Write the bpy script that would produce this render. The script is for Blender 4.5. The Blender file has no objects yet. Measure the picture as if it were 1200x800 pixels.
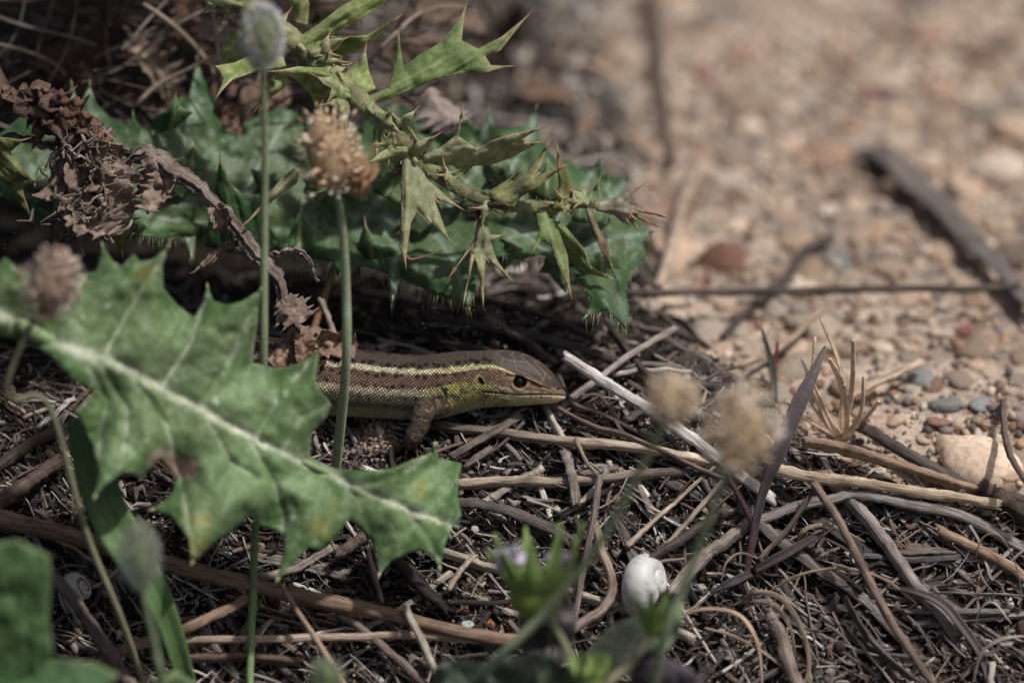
import bpy, math, random
import numpy as np
from mathutils import Vector, geometry

# ------------------------------------------------------------------ camera, sky, sun
sc = bpy.context.scene
PITCH = math.radians(28.0)
CM = 0.01                                  # everything below is laid out in centimetres
DIST = 125.0                               # camera to the lizard
UP = np.array([0.0, math.sin(PITCH), math.cos(PITCH)])
FW = np.array([0.0, math.cos(PITCH), -math.sin(PITCH)])
RT = np.array([1.0, 0.0, 0.0])
PX = 15.0 / 1200.0                         # centimetres per photo pixel in the plane of the lizard

cam_d = bpy.data.cameras.new('camera')
cam = bpy.data.objects.new('camera', cam_d)
sc.collection.objects.link(cam)
cam.location = Vector(-FW * DIST * CM)
cam.rotation_euler = (math.pi / 2 - PITCH, 0, 0)
cam_d.lens = 300.0
cam_d.sensor_width = 36.0
cam_d.clip_start = 0.01
cam_d.clip_end = 100.0
cam_d.dof.use_dof = True
cam_d.dof.focus_distance = (DIST - 0.6) * CM
cam_d.dof.aperture_fstop = 8.0
cam_d.dof.aperture_blades = 9
sc.camera = cam

SUN_EL, SUN_AZ = math.radians(64), math.radians(104)   # azimuth clockwise from +Y (away from the camera)
w = bpy.data.worlds.new('World'); sc.world = w; w.use_nodes = True
nt = w.node_tree
bg = nt.nodes['Background']
sky = nt.nodes.new('ShaderNodeTexSky'); sky.sky_type = 'NISHITA'; sky.sun_disc = False
sky.sun_elevation = SUN_EL; sky.sun_rotation = SUN_AZ
sky.dust_density = 5.0; sky.air_density = 0.8; sky.ozone_density = 0.3
nt.links.new(sky.outputs[0], bg.inputs[0]); bg.inputs[1].default_value = 0.05
sd = bpy.data.lights.new('sun', 'SUN'); sun = bpy.data.objects.new('sun', sd)
sc.collection.objects.link(sun)
sd.energy = 2.6; sd.angle = math.radians(2.5); sd.color = (1.0, 0.97, 0.945)
sdir = Vector((math.cos(SUN_EL) * math.sin(SUN_AZ), math.cos(SUN_EL) * math.cos(SUN_AZ), math.sin(SUN_EL)))
sun.rotation_euler = sdir.to_track_quat('Z', 'Y').to_euler()
sun.location = (0.3, 0.3, 1.0)
sc.view_settings.view_transform = 'Standard'
sc.view_settings.look = 'None'
sc.view_settings.gamma = 1.0
sc.view_settings.use_curve_mapping = False
sc.view_settings.exposure = 0.22
sc.render.engine = 'CYCLES'
sc.cycles.use_denoising = True
sc.cycles.max_bounces = 6
sc.cycles.diffuse_bounces = 3
sc.cycles.transmission_bounces = 3
sc.cycles.glossy_bounces = 2

rng = np.random.default_rng(11)
R = random.Random(5)

# ------------------------------------------------------------------ helpers: numbers
def lin(r, g, b, k=1.0):
    f = lambda c: (c / 255 / 12.92) if c / 255 <= 0.04045 else ((c / 255 + 0.055) / 1.055) ** 2.4
    return np.array([f(r) * k, f(g) * k, f(b) * k])

def hash3(i, j, k):
    n = (i * 374761393 + j * 668265263 + k * 2147483647 * 3 + 1274126177) & 0xFFFFFFFF
    n = ((n ^ (n >> 13)) * 1274126177) & 0xFFFFFFFF
    n = n ^ (n >> 16)
    return (n & 0xFFFF) / 65535.0

def vn(x, y, z=0.0):
    """smooth value noise, 0..1"""
    x, y, z = np.broadcast_arrays(np.asarray(x, float), np.asarray(y, float), np.asarray(z, float))
    xi, yi, zi = np.floor(x).astype(np.int64), np.floor(y).astype(np.int64), np.floor(z).astype(np.int64)
    fx, fy, fz = x - xi, y - yi, z - zi
    fx, fy, fz = [f * f * (3 - 2 * f) for f in (fx, fy, fz)]
    r = 0
    for a in (0, 1):
        for b in (0, 1):
            for c in (0, 1):
                wgt = (fx if a else 1 - fx) * (fy if b else 1 - fy) * (fz if c else 1 - fz)
                r = r + wgt * hash3(xi + a, yi + b, zi + c)
    return r

def fbm(x, y, z=0.0, o=3):
    r, a, s = 0, 0.5, 0
    for i in range(o):
        r = r + a * vn(np.asarray(x) * 2 ** i + 17 * i, np.asarray(y) * 2 ** i - 9 * i, np.asarray(z) * 2 ** i); s += a; a *= 0.5
    return r / s

def ss(a, b, x):
    t = np.clip((np.asarray(x, float) - a) / (b - a), 0, 1)
    return t * t * (3 - 2 * t)

def polydist(px, py, pl):
    """distance to a polyline and the share of its length at the nearest point"""
    pl = np.asarray(pl, float)
    px, py = np.asarray(px, float), np.asarray(py, float)
    best = np.full(px.shape, 1e9); tt = np.zeros(px.shape)
    L = np.r_[0, np.cumsum(np.hypot(*(pl[1:] - pl[:-1]).T))]
    for i in range(len(pl) - 1):
        a, b = pl[i], pl[i + 1]
        d = b - a
        t = np.clip(((px - a[0]) * d[0] + (py - a[1]) * d[1]) / max(d @ d, 1e-9), 0, 1)
        dd = np.hypot(px - a[0] - t * d[0], py - a[1] - t * d[1])
        m = dd < best
        best = np.where(m, dd, best); tt = np.where(m, (L[i] + t * (L[i + 1] - L[i])) / L[-1], tt)
    return best, tt

def catmull(pts, n):
    pts = np.asarray(pts, float)
    if len(pts) == 2:
        t = np.linspace(0, 1, n)[:, None]
        return pts[0] * (1 - t) + pts[1] * t
    p = np.vstack([2 * pts[0] - pts[1], pts, 2 * pts[-1] - pts[-2]])
    u = np.linspace(0, len(pts) - 1 - 1e-6, n)
    i = np.floor(u).astype(int); t = (u - i)[:, None]
    a, b, c, d = p[i], p[i + 1], p[i + 2], p[i + 3]
    return 0.5 * (2 * b + (c - a) * t + (2 * a - 5 * b + 4 * c - d) * t ** 2 + (3 * b - a - 3 * c + d) * t ** 3)

# ------------------------------------------------------------------ helpers: places
def P(px, py, w=0.0):
    """the point that stands at photo pixel (px, py), w centimetres beyond the plane of the lizard"""
    f = (DIST + np.asarray(w, float)) / DIST
    u = (np.asarray(px, float) - 600) * PX * f
    v = (400 - np.asarray(py, float)) * PX * f
    return u[..., None] * RT + v[..., None] * UP + np.asarray(w, float)[..., None] * FW

def unP(V):
    V = np.asarray(V, float)
    wd = V @ FW
    f = (DIST + wd) / DIST
    return 600 + (V @ RT) / f / PX, 400 - (V @ UP) / f / PX, wd

def sp(t, k=0.5):
    return k * np.logaddexp(0, np.asarray(t, float) / k)

BORDER = None
def litter_mask(x, y):
    """1 on the litter bank, 0 on the open sandy ground"""
    if BORDER is None:
        return np.ones(np.broadcast(x, y).shape)
    bx = np.interp(y, BORDER[:, 1], BORDER[:, 0])
    return ss(0.7, -0.5, x - bx + 0.9 * (fbm(x * 0.8, y * 0.8, 3) - 0.5))

def ground(x, y, detail=True):
    x = np.asarray(x, float); y = np.asarray(y, float)
    z = -0.86 - 0.80 * (sp(-y - 0.15, 0.35) - 0.92 * sp(-y - 6.0)) + 0.0 * x
    m = litter_mask(x, y)
    z = z - 0.55 * (1 - m)
    if detail:
        near = ss(60, 25, np.hypot(x, y))
        z = z + near * (m * (0.20 * (fbm(x * 0.7, y * 0.7, 1) - 0.5) + 0.10 * (fbm(x * 3.1, y * 3.1, 7) - 0.5))
                        + (1 - m) * (0.10 * (fbm(x * 0.5, y * 0.5, 5) - 0.5) + 0.06 * (fbm(x * 4, y * 4, 9) - 0.5)))
    return z

def G(px, py, h=0.0):
    """the point h centimetres above the ground at a photo pixel"""
    lo, hi = -9.0, 60.0
    for _ in range(44):
        mid = 0.5 * (lo + hi)
        q = P(px, py, mid)
        if q[2] - ground(q[0], q[1], False) > h: lo = mid
        else: hi = mid
    return P(px, py, 0.5 * (lo + hi))

_b = np.array([G(px, py) for px, py in [(1500, 760), (1300, 655), (1180, 602), (1090, 575), (960, 515), (860, 440), (760, 350), (735, 200), (700, 60), (690, -120)]])
_o = np.argsort(_b[:, 1])
BORDER = _b[_o][:, :2]

# ------------------------------------------------------------------ helpers: meshes and objects
class MB:
    """collects pieces of one mesh: points, quads, triangles, colour, grain coordinate"""
    def __init__(s): s.V, s.Q, s.T, s.C, s.K, s.n = [], [], [], [], [], 0
    def add(s, V, Q=None, T=None, col=(1, 1, 1), grain=None):
        V = np.asarray(V, float); n = len(V)
        s.V.append(V)
        if Q is not None and len(Q): s.Q.append(np.asarray(Q, int) + s.n)
        if T is not None and len(T): s.T.append(np.asarray(T, int) + s.n)
        c = np.asarray(col, float)
        s.C.append(np.broadcast_to(c, (n, 3)) if c.ndim == 1 else c)
        s.K.append(V if grain is None else grain)
        s.n += n
        return s
    def tube(s, pts, rad, sides=8, col=(1, 1, 1), flat=1.0, groove=0.0, seed=0, tip=False, ring_noise=0.0, flat_dir=None):
        pts = np.asarray(pts, float); n = len(pts)
        rad = np.broadcast_to(np.asarray(rad, float), (n,)).copy()
        T = np.gradient(pts, axis=0); T /= np.linalg.norm(T, axis=1)[:, None] + 1e-12
        ref = np.array([0, 0, 1.0]) if flat_dir is None else np.asarray(flat_dir, float)
        if abs(T[0] @ ref) > 0.95: ref = np.array([0.3, 1.0, 0.1])
        N = np.empty_like(pts); nrm = ref - T[0] * (ref @ T[0]); nrm /= np.linalg.norm(nrm)
        for i in range(n):
            nrm = nrm - T[i] * (nrm @ T[i]); nrm /= np.linalg.norm(nrm) + 1e-12; N[i] = nrm
        B = np.cross(T, N)
        a = np.arange(sides) * 2 * math.pi / sides
        rs = np.random.default_rng(seed + 1)
        prof = 1 + groove * (rs.random(sides) - 0.5) * 2
        rr = rad[:, None] * prof[None]
        if ring_noise: rr = rr * (1 + ring_noise * (rs.random((n, sides)) - 0.5) * 2)
        V = pts[:, None] + rr[..., None] * (np.cos(a)[None, :, None] * N[:, None] * flat + np.sin(a)[None, :, None] * B[:, None])
        V = V.reshape(-1, 3)
        i, j = np.meshgrid(np.arange(n - 1), np.arange(sides), indexing='ij')
        j2 = (j + 1) % sides
        Q = np.stack([i * sides + j, i * sides + j2, (i + 1) * sides + j2, (i + 1) * sides + j], -1).reshape(-1, 4)
        L = np.r_[0, np.cumsum(np.linalg.norm(pts[1:] - pts[:-1], axis=1))]
        off = rs.random(3) * 50
        K = np.stack([np.broadcast_to(np.cos(a)[None] * rad.max(), (n, sides)) + off[0], np.broadcast_to(np.sin(a)[None] * rad.max(), (n, sides)) + off[1], np.broadcast_to(L[:, None], (n, sides)) + off[2]], -1).reshape(-1, 3)
        c = np.asarray(col, float)
        if c.ndim == 2: c = np.repeat(c, sides, axis=0)
        else: c = np.broadcast_to(c, (len(V), 3))
        # end caps
        V = np.vstack([V, pts[0] - T[0] * rad[0] * 0.15, pts[-1] + T[-1] * rad[-1] * (0.15 if not tip else 1.5)])
        k = n * sides
        jj = np.arange(sides); j2 = (jj + 1) % sides
        T1 = np.stack([np.full(sides, k), j2, jj], -1)
        T2 = np.stack([np.full(sides, k + 1), (n - 1) * sides + jj, (n - 1) * sides + j2], -1)
        K = np.vstack([K, K[:1], K[-1:]]); c = np.vstack([c, c[:1], c[-1:]])
        return s.add(V, Q, np.vstack([T1, T2]), c, K)
    def mesh(s, name, base, mat, smooth=True):
        V = np.concatenate(s.V) - base
        me = bpy.data.meshes.new(name)
        Q = np.concatenate(s.Q) if s.Q else np.zeros((0, 4), int)
        T = np.concatenate(s.T) if s.T else np.zeros((0, 3), int)
        me.vertices.add(len(V)); me.vertices.foreach_set('co', (V * CM).astype(np.float32).ravel())
        me.loops.add(Q.size + T.size)
        me.loops.foreach_set('vertex_index', np.r_[Q.ravel(), T.ravel()].astype(np.int32))
        me.polygons.add(len(Q) + len(T))
        st = np.r_[np.arange(len(Q)) * 4, Q.size + np.arange(len(T)) * 3]
        me.polygons.foreach_set('loop_start', st.astype(np.int32))
        if smooth: me.polygons.foreach_set('use_smooth', np.ones(len(Q) + len(T), bool))
        ca = me.attributes.new('col', 'FLOAT_COLOR', 'POINT')
        C = np.concatenate(s.C)
        ca.data.foreach_set('color', np.c_[C, np.ones(len(C))].astype(np.float32).ravel())
        ga = me.attributes.new('grain', 'FLOAT_VECTOR', 'POINT')
        ga.data.foreach_set('vector', np.concatenate(s.K).astype(np.float32).ravel())
        me.update(calc_edges=True); me.validate()
        if mat: me.materials.append(mat)
        return me
    def build(s, name, mat, parent=None, base=None, smooth=True, tint=None):
        V = np.concatenate(s.V)
        if parent is not None: base = BASE[parent.name]
        elif base is None: base = np.array([V[:, 0].mean(), V[:, 1].mean(), V[:, 2].min()])
        ob = bpy.data.objects.new(name, s.mesh(name, base, mat, smooth))
        sc.collection.objects.link(ob)
        if parent is not None: ob.parent = parent
        else: ob.location = Vector(base * CM)
        BASE[ob.name] = base
        if tint is not None: ob.color = (*tint, 1)
        return ob

BASE = {}
def thing(name, base, label, cat, group=None):
    o = bpy.data.objects.new(name, None); sc.collection.objects.link(o)
    o.empty_display_size = 0.005
    base = np.asarray(base, float); o.location = Vector(base * CM); BASE[o.name] = base
    return tag(o, label, cat, group)
def tag(o, label=None, cat=None, group=None, kind=None):
    if label: o['label'] = label
    if cat: o['category'] = cat
    if group: o['group'] = group
    if kind: o['kind'] = kind
    return o

# ------------------------------------------------------------------ materials
class NT:
    def __init__(s, name):
        s.m = bpy.data.materials.new(name); s.m.use_nodes = True
        s.t = s.m.node_tree; s.b = s.t.nodes['Principled BSDF']; s.out = s.t.nodes['Material Output']
    def n(s, typ, **kw):
        nd = s.t.nodes.new(typ)
        for k, v in kw.items(): setattr(nd, k, v)
        return nd
    def l(s, a, b): s.t.links.new(a, b)
    def attr(s, name): return s.n('ShaderNodeAttribute', attribute_name=name)
    def vec(s, src, scale):
        v = s.n('ShaderNodeVectorMath', operation='MULTIPLY'); s.l(src, v.inputs[0]); v.inputs[1].default_value = scale
        return v.outputs[0]
    def obj(s, k=100.0):
        return s.vec(s.n('ShaderNodeTexCoord').outputs['Object'], (k, k, k))
    def noise(s, v, scale, detail=3.0, rough=0.55):
        nd = s.n('ShaderNodeTexNoise'); s.l(v, nd.inputs['Vector'])
        nd.inputs['Scale'].default_value = scale; nd.inputs['Detail'].default_value = detail; nd.inputs['Roughness'].default_value = rough
        return nd.outputs['Fac']
    def ramp(s, f, stops):
        r = s.n('ShaderNodeValToRGB'); s.l(f, r.inputs[0])
        e = r.color_ramp.elements
        while len(e) < len(stops): e.new(0.5)
        for el, (p, c) in zip(e, stops):
            el.position = p; el.color = (*c, 1) if np.ndim(c) else (c, c, c, 1)
        return r.outputs[0]
    def mul(s, a, b): return s.mix(a, b, 1.0, 'MULTIPLY')
    def mix(s, a, b, f, mode='MIX'):
        m = s.n('ShaderNodeMix', data_type='RGBA', blend_type=mode)
        for k, x in ((6, a), (7, b)):
            if hasattr(x, 'links'): s.l(x, m.inputs[k])
            else: m.inputs[k].default_value = (*x, 1)
        if hasattr(f, 'links'): s.l(f, m.inputs[0])
        else: m.inputs[0].default_value = f
        return m.outputs[2]
    def bump(s, h, strength, dist):
        b = s.n('ShaderNodeBump'); s.l(h, b.inputs['Height'])
        b.inputs['Strength'].default_value = strength; b.inputs['Distance'].default_value = dist * CM
        s.l(b.outputs[0], s.b.inputs['Normal']); return b
    def done(s, base, rough=0.7, spec=0.3, **kw):
        if hasattr(base, 'links'): s.l(base, s.b.inputs['Base Color'])
        else: s.b.inputs['Base Color'].default_value = (*base, 1)
        s.b.inputs['Roughness'].default_value = rough
        s.b.inputs['Specular IOR Level'].default_value = spec
        for k, v in kw.items(): s.b.inputs[k].default_value = v
        return s.m
    def translucent(s, col, f):
        tr = s.n('ShaderNodeBsdfTranslucent'); s.l(col, tr.inputs[0])
        mx = s.n('ShaderNodeMixShader'); mx.inputs[0].default_value = f
        s.l(s.b.outputs[0], mx.inputs[1]); s.l(tr.outputs[0], mx.inputs[2]); s.l(mx.outputs[0], s.out.inputs[0])

def m_fiber(name, streak=(0.22, 1.6), rough=0.75, bump=0.6):
    t = NT(name)
    oi = t.n('ShaderNodeObjectInfo')
    base = t.mul(t.attr('col').outputs['Color'], oi.outputs['Color'])
    g = t.attr('grain').outputs['Vector']
    ad = t.n('ShaderNodeVectorMath', operation='ADD'); t.l(g, ad.inputs[0])
    rv = t.n('ShaderNodeVectorMath', operation='SCALE'); rv.inputs[0].default_value = (31, 17, 53); t.l(oi.outputs['Random'], rv.inputs['Scale'])
    t.l(rv.outputs[0], ad.inputs[1]); g = ad.outputs[0]
    s1 = t.noise(t.vec(g, (34, 34, 2.2)), 1.0, 4.0, 0.65)
    s2 = t.noise(t.vec(g, (6, 6, 3.0)), 1.0, 4.0, 0.6)
    s3 = t.noise(t.vec(g, (60, 60, 40)), 1.0, 2.0, 0.5)
    c = t.mul(base, t.ramp(s1, [(0.28, streak[0]), (0.5, 0.95), (0.75, streak[1])]))
    c = t.mul(c, t.ramp(s2, [(0.25, (0.5, 0.46, 0.42)), (0.52, (1, 1, 1)), (0.8, (1.22, 1.2, 1.2))]))
    c = t.mul(c, t.ramp(s3, [(0.25, 0.55), (0.42, 1.0), (0.9, 1.1)]))
    hs = t.n('ShaderNodeHueSaturation'); hs.inputs['Saturation'].default_value = 0.78; t.l(c, hs.inputs['Color']); c = hs.outputs[0]
    t.bump(s1, bump, 0.07)
    return t.done(c, rough, 0.25)

def m_leaf(name, rough=0.5, mott=0.25, trans=0.18, spec=0.35, scale=1.0, bump=0.5):
    t = NT(name)
    oi = t.n('ShaderNodeObjectInfo')
    o = t.obj()
    c = t.mul(t.attr('col').outputs['Color'], oi.outputs['Color'])
    n1 = t.noise(o, 5 * scale, 5.0, 0.6); n2 = t.noise(o, 26 * scale, 3.0, 0.6)
    c = t.mul(c, t.ramp(n1, [(0.25, 1 - mott), (0.5, 1.0), (0.75, 1 + mott)]))
    c = t.mul(c, t.ramp(n2, [(0.3, 0.86), (0.5, 1.0), (0.72, 1.2)]))
    t.bump(n2, bump, 0.02)
    m = t.done(c, rough, spec)
    t.b.inputs['Sheen Weight'].default_value = 0.12
    if trans: t.translucent(c, trans)
    return m

def m_soil():
    t = NT('soil')
    o = t.obj()
    c = t.attr('col').outputs['Color']
    n1 = t.noise(o, 2.2, 6.0, 0.65); n2 = t.noise(o, 14, 4.0, 0.6)
    c = t.mul(c, t.ramp(n1, [(0.25, 0.62), (0.5, 1.0), (0.75, 1.32)]))
    c = t.mul(c, t.ramp(n2, [(0.25, 0.6), (0.5, 1.0), (0.75, 1.3)]))
    t.bump(n2, 0.8, 0.06)
    return t.done(c, 0.92, 0.15)

def m_stone(name='stone', rough=0.8):
    t = NT(name)
    oi = t.n('ShaderNodeObjectInfo'); o = t.obj()
    ad = t.n('ShaderNodeVectorMath', operation='ADD'); t.l(o, ad.inputs[0])
    rv = t.n('ShaderNodeVectorMath', operation='SCALE'); rv.inputs[0].default_value = (31, 17, 53); t.l(oi.outputs['Random'], rv.inputs['Scale'])
    t.l(rv.outputs[0], ad.inputs[1])
    c = t.mul(t.attr('col').outputs['Color'], oi.outputs['Color'])
    n1 = t.noise(ad.outputs[0], 6, 5.0, 0.65); n2 = t.noise(ad.outputs[0], 40, 3.0, 0.6)
    c = t.mul(c, t.ramp(n1, [(0.28, 0.62), (0.5, 1.0), (0.74, 1.3)]))
    c = t.mul(c, t.ramp(n2, [(0.3, 0.75), (0.5, 1.0), (0.7, 1.2)]))
    t.bump(n2, 0.5, 0.03)
    return t.done(c, rough, 0.3)

def m_lizard():
    t = NT('lizard_skin')
    c = t.attr('col').outputs['Color']
    g = t.attr('grain').outputs['Vector']           # x along, y round the body in cm, z = how scaly
    sep = t.n('ShaderNodeSeparateXYZ'); t.l(g, sep.inputs[0])
    v = t.n('ShaderNodeTexVoronoi', voronoi_dimensions='2D', feature='DISTANCE_TO_EDGE')
    v2 = t.n('ShaderNodeTexVoronoi', voronoi_dimensions='2D', feature='F1')
    mp = t.n('ShaderNodeMapping'); t.l(g, mp.inputs[0]); mp.inputs['Rotation'].default_value = (0, 0, 0.62)
    for x in (v, v2):
        t.l(mp.outputs[0], x.inputs['Vector']); x.inputs['Scale'].default_value = 27.0; x.inputs['Randomness'].default_value = 0.28
    edge = t.ramp(v.outputs['Distance'], [(0.0, 0.0), (0.22, 0.75), (0.5, 1.0)])
    dk = t.ramp(v.outputs['Distance'], [(0.0, 0.30), (0.18, 0.92), (0.45, 1.3)])
    cc = t.mul(c, dk)
    hs = t.ramp(v2.outputs['Color'], [(0.0, 0.62), (0.5, 1.0), (1.0, 1.42)])
    cc = t.mul(cc, hs)
    fin = t.mix(c, cc, sep.outputs['Z'])
    n3 = t.noise(t.obj(), 60, 3.0, 0.6)
    fin = t.mul(fin, t.ramp(n3, [(0.3, 0.75), (0.5, 1.0), (0.72, 1.22)]))
    hm = t.n('ShaderNodeMath', operation='MULTIPLY'); t.l(edge, hm.inputs[0]); t.l(sep.outputs['Z'], hm.inputs[1])
    ha = t.n('ShaderNodeMath', operation='MULTIPLY_ADD'); t.l(n3, ha.inputs[0]); ha.inputs[1].default_value = 0.25; t.l(hm.outputs[0], ha.inputs[2])
    t.bump(ha.outputs[0], 1.0, 0.018)
    return t.done(fin, 0.5, 0.32)

def m_plain(name, col, rough, spec=0.5, **kw):
    t = NT(name); 
    n = t.noise(t.obj(), 12, 3.0)
    c = t.mul(tuple(col), t.ramp(n, [(0.3, 0.85), (0.7, 1.1)]))
    return t.done(c, rough, spec, **kw)

M = dict(fiber=m_fiber('dry_fibre'), bleached=m_fiber('bleached_wood', (0.62, 1.15), 0.8, 0.9),
         green=m_leaf('green_leaf'), rosette=m_leaf('rosette_leaf', 0.45, 0.3, 0.1, 0.4), dry=m_leaf('dry_leaf', 0.8, 0.4, 0.1, 0.2, 1.6, 0.9),
         soft=m_leaf('fresh_green', 0.55, 0.2, 0.25, 0.3), soil=m_soil(), stone=m_stone(), lizard=m_lizard(),
         eye=m_plain('eye_gloss', (0.006, 0.005, 0.005), 0.04, 0.6), shell=m_leaf('shell', 0.4, 0.08, 0.0, 0.4, 2.5, 0.25),
         petal=m_leaf('petal', 0.6, 0.1, 0.15, 0.2))
# ------------------------------------------------------------------ ground: one sheet, fine where the picture looks
def axis_lines(lo, hi, step, far, grow=1.35):
    a = list(np.arange(lo, hi + step * 0.5, step))
    d = step
    while a[-1] < far: d *= grow; a.append(a[-1] + d)
    d = step
    while a[0] > -far: d *= grow; a.insert(0, a[0] - d)
    return np.array(a)
gx, gy = axis_lines(-10.5, 10.5, 0.075, 800), axis_lines(-6, 17, 0.075, 800)
X, Y = np.meshgrid(gx, gy, indexing='ij')
Z = ground(X, Y)
mk = litter_mask(X, Y).ravel()[:, None]
nn = fbm(X * 1.3, Y * 1.3, 2).ravel()[:, None]
sand = lin(182, 164, 148) * (0.45 + 1.05 * nn)
soilc = lin(52, 45, 40) * (0.6 + 0.8 * nn)
i, j = np.meshgrid(np.arange(len(gx) - 1), np.arange(len(gy) - 1), indexing='ij')
k = i * len(gy) + j
gm = MB().add(np.stack([X, Y, Z], -1).reshape(-1, 3), np.stack([k, k + len(gy), k + len(gy) + 1, k + 1], -1).reshape(-1, 4), None, soilc * mk + sand * (1 - mk))
tag(gm.build('ground', M['soil'], base=np.zeros(3)), kind='structure')
# ------------------------------------------------------------------ lizard
PROF = np.array([  # pixel x, top outline y, bottom outline y, width to height
    (662.5, 460.5, 465.5, 1.1), (660, 455, 468, 1.15), (655, 445.5, 470, 1.15), (648, 436.5, 471, 1.12), (638, 427.5, 471.5, 1.08), (628, 420.5, 472, 1.05),
    (615, 414.5, 473, 1.02), (600, 411, 474, 1.0), (585, 410, 475, 1.0), (570, 410, 477, 1.0), (555, 410.5, 480, 0.97), (540, 411, 484, 0.95), (525, 412.5, 488, 1.0),
    (510, 414, 491, 1.05), (490, 415.5, 492, 1.08), (460, 414, 491, 1.12), (430, 410.5, 489, 1.15), (400, 406, 488, 1.18), (370, 402, 487, 1.2), (340, 398, 486, 1.2),
    (300, 393, 484, 1.2), (250, 391, 474, 1.15), (200, 389, 452, 1.05), (140, 383, 424, 1.0), (80, 377, 406, 1.0), (20, 371, 392, 1.0), (-60, 365, 378, 1.0)])[::-1]
LW = np.interp(PROF[:, 0], [-60, 200, 330, 430, 520, 600, 662], [1.6, 0.9, 0.35, 0.05, -0.05, 0.0, 0.0])   # the tail swings away from the camera
def lz(px, k): return np.interp(px, PROF[:, 0], PROF[:, k])
xs = np.concatenate([np.linspace(-60, 300, 40, endpoint=False), np.linspace(300, 640, 150, endpoint=False), np.linspace(640, 662.5, 24)])
top, bot, rat, lw = lz(xs, 1), lz(xs, 2), lz(xs, 3), np.interp(xs, PROF[:, 0], LW)
for arr in (top, bot):                      # soften the corners of the traced outline, not the snout
    f = arr.copy()
    for _ in range(6): f[1:-12] = 0.25 * f[:-13] + 0.5 * f[1:-12] + 0.25 * f[2:-11]
    arr[:] = f
C0 = P(xs, (top + bot) / 2, lw)
hv = (bot - top) / 2 * PX
ha = hv / np.sqrt((0.469 * rat) ** 2 + 0.78)
hb = ha * rat
NS = 72
ph = np.arange(NS) * 2 * math.pi / NS
headness = ss(560, 610, xs)
ex = 2.0 + 0.5 * headness[:, None]          # the head is squarer in section
cy, cz = np.sin(ph), np.cos(ph)
sgn = lambda v, e: np.sign(v) * np.abs(v) ** (2 / e)
Yc = sgn(cy[None], ex) * hb[:, None]
Zc = sgn(cz[None], ex) * ha[:, None]
# snout narrows towards the top: canthus slope; belly is flat
V = C0[:, None, :] + np.stack([np.zeros_like(Yc), Yc * (1 - 0.16 * headness[:, None] * np.maximum(cz, 0)[None]), np.maximum(Zc, -0.92 * ha[:, None])], -1)
n = len(xs)
i, j = np.meshgrid(np.arange(n - 1), np.arange(NS), indexing='ij'); j2 = (j + 1) % NS
Q = np.stack([i * NS + j, (i + 1) * NS + j, (i + 1) * NS + j2, i * NS + j2], -1).reshape(-1, 4)
caps = np.vstack([[[(n) * NS, jj, (jj + 1) % NS] for jj in range(NS)], [[n * NS + 1, (n - 1) * NS + (jj + 1) % NS, (n - 1) * NS + jj] for jj in range(NS)]])
lm = MB().add(np.vstack([V.reshape(-1, 3), C0[:1], C0[-1:] + 0.012 * RT]), Q, caps)
LEGS = []
def leg(joints, radii, toes, toe_len):
    pts = [np.asarray(q, float) for q in joints]
    path = catmull(pts, 26); rad = np.interp(np.linspace(0, 1, 26), np.linspace(0, 1, len(radii)), radii)
    lm.tube(path, rad, 14); LEGS.append((path, rad))
    w_ = pts[-1]
    for ang, k in toes:
        d = np.array([math.cos(ang), math.sin(ang), 0.0])
        t1 = w_ + d * toe_len * k * 0.5 + np.array([0, 0, 0.035]); t2 = w_ + d * toe_len * k
        t2[2] = ground(t2[0], t2[1]) + 0.15; t1[2] = max(t1[2], ground(t1[0], t1[1]) + 0.21)
        tp = catmull([w_ - d * 0.04, t1, t2], 12)
        lm.tube(tp, np.linspace(0.042, 0.016, 12), 8, tip=True); LEGS.append((tp, np.full(12, 0.05)))
foot = G(482, 521, 0.16)
leg([P(534, 462, -0.10), P(518, 474, -0.34), P(499, 480, -0.58), P(490, 500, -0.55), P(482, 516, -0.46), foot], [0.13, 0.16, 0.165, 0.15, 0.12, 0.08],
    [(math.radians(a), k) for a, k in ((-150, 0.75), (-110, 1.0), (-70, 1.1), (-35, 0.95), (10, 0.7))], 0.34)
ff = P(520, 470, 0.9); ff[2] = ground(ff[0], ff[1]) + 0.05
leg([P(540, 462, 0.28), P(520, 455, 0.7), ff], [0.17, 0.14, 0.08], [(math.radians(a), 1) for a in (150, 110, 70, 30, -10)], 0.3)
for sd_ in (-1, 1):
    kn = P(228, 440, 0.7 + 1.15 * sd_); ft = P(196, 452, 0.8 + 1.35 * sd_); ft[2] = ground(ft[0], ft[1]) + 0.05
    leg([P(205, 425, 0.8 + 0.25 * sd_), kn, P(190, 432, 0.75 + 1.3 * sd_), ft], [0.17, 0.16, 0.12, 0.07], [(math.radians(a), 1) for a in (200, 160, 120, 80, 40)], 0.5)
tmp = lm.mesh('tmp', np.zeros(3), None); tv = np.zeros(len(tmp.vertices) * 3, np.float32); tmp.vertices.foreach_get('co', tv)
tmp.vertices.foreach_set('co', tv * 100)                       # remesh at centimetre scale
to = bpy.data.objects.new('tmp', tmp); sc.collection.objects.link(to)
rm = to.modifiers.new('r', 'REMESH'); rm.mode = 'VOXEL'; rm.voxel_size = 0.0125
sm = to.modifiers.new('s', 'SMOOTH'); sm.iterations = 4; sm.factor = 0.5
dg = bpy.context.evaluated_depsgraph_get(); ev = to.evaluated_get(dg); em = ev.to_mesh()
nv = len(em.vertices)
V = np.zeros(nv * 3, np.float32); em.vertices.foreach_get('co', V); V = V.reshape(-1, 3).astype(float)
NRM = np.zeros(nv * 3, np.float32); em.vertices.foreach_get('normal', NRM); NRM = NRM.reshape(-1, 3).astype(float)
fs = np.zeros(len(em.polygons), np.int32); em.polygons.foreach_get('loop_total', fs)
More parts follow.
